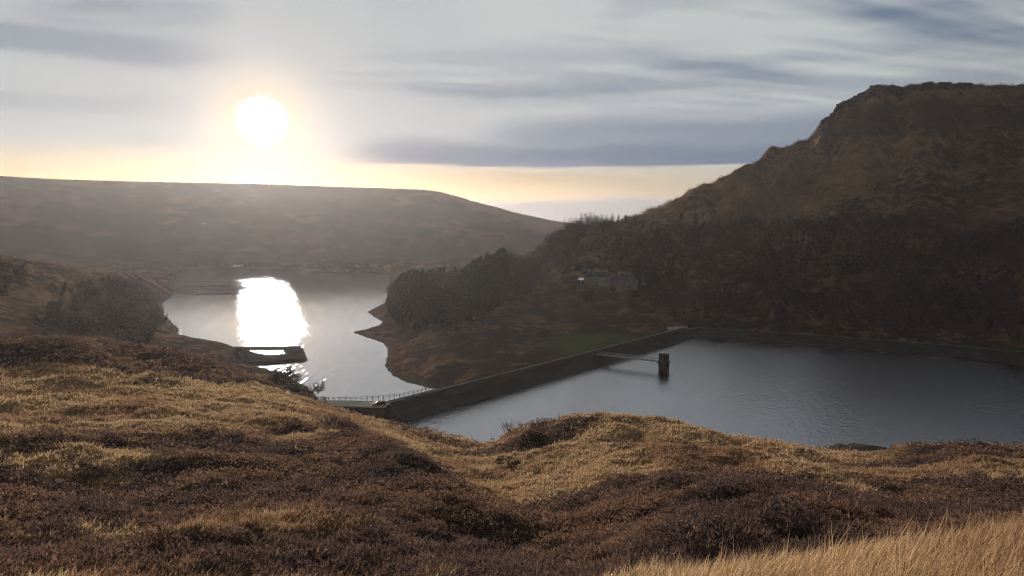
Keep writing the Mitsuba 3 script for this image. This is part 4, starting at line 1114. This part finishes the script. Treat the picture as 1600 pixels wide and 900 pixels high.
def blades(x, y, r, count, length, lean, rg, wmin=0.004, wk=0.0009, spread=0.22, colour=None, flop=0.35, segs=1):
    """Tufts: for each place a spray of blades, as vertices, triangles and colours."""
    n = len(x)
    z = ground_z(x, y)
    sz = (0.65 + 0.7 * rg.random(n)) * (1 + 0.9 * sstep(40, 160, r))
    X = np.repeat(np.stack([x, y, z], 1), count, 0)
    S = np.repeat(sz, count)
    R = np.repeat(r, count)
    m = n * count
    a = rg.random(m) * 6.283
    rad = spread * S * np.sqrt(rg.random(m))
    base = X + np.stack([np.cos(a) * rad, np.sin(a) * rad, -0.06 + 0 * a], 1)
    out = np.stack([np.cos(a), np.sin(a), 0 * a], 1) * (flop * rad / (spread * S))[:, None] + rg.normal(0, 0.16, (m, 3)) * [1, 1, 0] + lean
    L = length * S * rg.uniform(0.4, 1.15, m) * np.where(rg.random(m) < 0.04, 1.5, 1.0)
    tip_dir = unit(out * 1.25 + [0, 0, 0.75])
    mid_dir = unit(out * 0.55 + [0, 0, 1.0])
    w = np.maximum(wmin, wk * R)
    side = unit(np.cross(mid_dir, rg.normal(size=(m, 3)) * [1, 1, 0.2]))
    p1 = base + mid_dir * (L * 0.55)[:, None]
    p2 = p1 + tip_dir * (L * 0.55)[:, None]
    sw = side * w[:, None]
    if segs == 2:
        v = np.stack([base - sw, base + sw, p1 - sw * 0.8, p1 + sw * 0.8, p2], 1).reshape(-1, 3)
        f = (np.arange(m) * 5)[:, None, None] + np.array([[0, 1, 3], [0, 3, 2], [2, 3, 4]])
        k = 5
    else:
        v = np.stack([base - sw, base + sw, base + unit(mid_dir + tip_dir) * L[:, None]], 1).reshape(-1, 3)
        f = (np.arange(m) * 3)[:, None, None] + np.array([[0, 1, 2]])
        k = 3
    tint = colour[:, None, :] * (0.75 + 0.5 * rg.random((n, count, 1)))
    return v, f.reshape(-1, 3), np.repeat(np.clip(tint.reshape(-1, 3), 0, 0.9), k, 0)


def stack(parts_):
    o, vs, fs, cs = 0, [], [], []
    for v, f, c in parts_:
        vs.append(v), fs.append(f + o), cs.append(c)
        o += len(v)
    return np.vstack(vs), np.vstack(fs), np.vstack(cs)


rg = np.random.default_rng(11)


def straw_colour(x, y):
    n = len(x)
    t = sstep(0.42, 0.68, nz(x, y, 11, 3, 81) + rg.normal(0, 0.05, n))
    c = lerp(np.array([0.52, 0.365, 0.215]) + np.zeros((n, 3)), np.array([0.35, 0.215, 0.13]) + np.zeros((n, 3)), t)
    return c * rg.uniform(0.78, 1.12, (n, 1))


LEAN = np.array([0.33, -0.08, 0.0])
sets = []
for n, r0, r1, cnt, ln, sp, sg in ((26000, 5.5, 40, 9, 0.34, 0.20, 2), (60000, 24, 110, 7, 0.30, 0.26, 1), (62000, 80, 225, 5, 0.30, 0.32, 1)):
    x, y, r = scatter(n, r0, r1, -46, 46, rg, 1.0)
    h = heather(x, y, None, r)
    ok = rg.random(n) < np.clip(1.02 - h, 0.04, 1)
    ok &= ground_z(x, y) > 1.0
    x, y, r = x[ok], y[ok], r[ok]
    sets.append(blades(x, y, r, cnt, ln, LEAN, rg, colour=straw_colour(x, y), spread=sp, segs=sg))
x, y, r = scatter(5200, 6.5, 15.5, 14, 46, rg, 2.0)        # the long grass on the bank close by
ok = heather(x, y, None, r) < 0.4
ok &= rg.random(len(x)) < sstep(0.22, 0.55, np.arctan2(x, y) + 0.25 * (nz(x, y, 1.6, 2, 83) - 0.5) + 0.1)
x, y, r = x[ok], y[ok], r[ok]
sets.append(blades(x, y, r, 14, 0.44, np.array([0.48, -0.05, 0]), rg, colour=straw_colour(x, y) * 1.25, spread=0.2, segs=2))
v, f, c = stack(sets)
scene['moor_grass'] = mikit.ply((v, f), 'grass_blades', color=c)
labels['moor_grass'] = {'label': 'pale windblown grass growing over the near moor', 'category': 'grass', 'kind': 'stuff'}
N_GRASS = len(f)



def clumps(x, y, r, count, rg, colour, rad, hgt):
    """Low rounded cushions of short sprigs."""
    n = len(x)
    z = ground_z(x, y)
    sz = rg.uniform(0.6, 1.35, n) * (1 + 0.8 * sstep(50, 170, r))
    S, R = np.repeat(sz, count), np.repeat(r, count)
    m = n * count
    a, q = rg.random(m) * 6.283, np.sqrt(rg.random(m))
    o = np.stack([np.cos(a) * q * rad * S, np.sin(a) * q * rad * S, (1 - q ** 2) * hgt * S - 0.05], 1)
    base = np.repeat(np.stack([x, y, z], 1), count, 0) + o
    d = unit(np.stack([np.cos(a) * q, np.sin(a) * q, 0.9 - 0.4 * q], 1) + rg.normal(0, 0.35, (m, 3))) * (rg.uniform(0.10, 0.22, m) * S)[:, None]
    w = np.maximum(0.022, 0.0013 * R)
    v, f = tris_at(base, d, w, unit(np.cross(d, rg.normal(size=(m, 3)))))
    tint = colour[:, None, :] * (0.78 + 0.44 * rg.random((n, count, 1)))
    return v, f, np.repeat(np.clip(tint.reshape(-1, 3), 0, 0.9), 3, 0)


sets = []
for n, r0, r1, cnt, rad, hg in ((11000, 9, 45, 26, 0.42, 0.34), (20000, 30, 110, 16, 0.5, 0.42), (20000, 90, 225, 10, 0.55, 0.45)):
    x, y, r = scatter(n, r0, r1, -46, 46, rg, 1.0)
    h = heather(x, y, None, r)
    ok = (rg.random(n) < h) & (ground_z(x, y) > 1.0)
    x, y, r = x[ok], y[ok], r[ok]
    col = lerp(SPRIG + np.zeros((len(x), 3)), BRACKEN + np.zeros((len(x), 3)), sstep(0.42, 0.66, nz(x, y, 6, 3, 82))) * rg.uniform(0.6, 1.2, (len(x), 1))
    sets.append(clumps(x, y, r, cnt, rg, col, rad, hg))
v, f, c = stack(sets)
scene['heather'] = mikit.ply((v, f), 'grass_blades', color=c)
labels['heather'] = {'label': 'dark brown heather in clumps over the near moor', 'category': 'heather', 'kind': 'stuff'}

# rocks along the summit edge
rk = np.array(dense([(1283, 187, 985), (1300, 172, 993), (1312, 161, 1000), (1340, 148, 1005), (1366, 132.5, 1010), (1385, 131, 1013), (1420, 131.3, 1022), (1500, 133, 1040)], 3))
ms = []
for u, v, rr in rk:
    for _ in range(4):
        d = ray(u + rg.normal(0, 3), V0)
        q = rr - abs(rg.normal(0, 14)) + 4
        p = np.array([d[0] * q, d[1] * q])
        b = trimesh.creation.icosphere(1, 1.0)
        b.vertices *= 1 + rg.normal(0, 0.16, (len(b.vertices), 1))
        b.vertices = np.sign(b.vertices) * np.abs(b.vertices) ** 0.5
        b.apply_scale(rg.uniform(1.0, 4.2, 3) * [1.2, 1.0, 0.9])
        b.apply_transform(trimesh.transformations.rotation_matrix(rg.random() * 6.28, [0, 0, 1]))
        ms.append(b.apply_translation([p[0], p[1], ground_z(p[0], p[1])[0] - 0.2]))
scene['summit_rocks'] = mikit.ply(cat_mesh(ms), 'dark_stone')
labels['summit_rocks'] = {'label': 'broken gritstone rocks along the summit edge of the crag hill', 'category': 'rocks', 'kind': 'stuff'}

# low scrub on the faces of the crag hill
x, y, r = scatter(60000, 430, 1060, -12, 46, rg, 2.0)
z = ground_z(x, y)
ok = (z > 45) & (x > -40) & (rg.random(len(x)) < 0.25 + 0.75 * sstep(0.4, 0.6, nz(x, y, 22, 3, 91)))
x, y, r = x[ok], y[ok], r[ok]
n = len(x)
col = lerp(SPRIG + np.zeros((n, 3)), BRACKEN + np.zeros((n, 3)), sstep(0.45, 0.62, nz(x, y, 40, 4, 92))) * rg.uniform(0.35, 1.6, (n, 1))
v, f, c = clumps(x, y, r * 0.6, 8, rg, col, 1.2, 1.3)
scene['hill_scrub'] = mikit.ply((v, f), 'ground_cover', color=c)
labels['hill_scrub'] = {'label': 'dark low scrub and bracken over the face of the crag hill', 'category': 'scrub', 'kind': 'stuff'}
print('triangles', len(QUADS) * 2, N_GRASS, len(f))
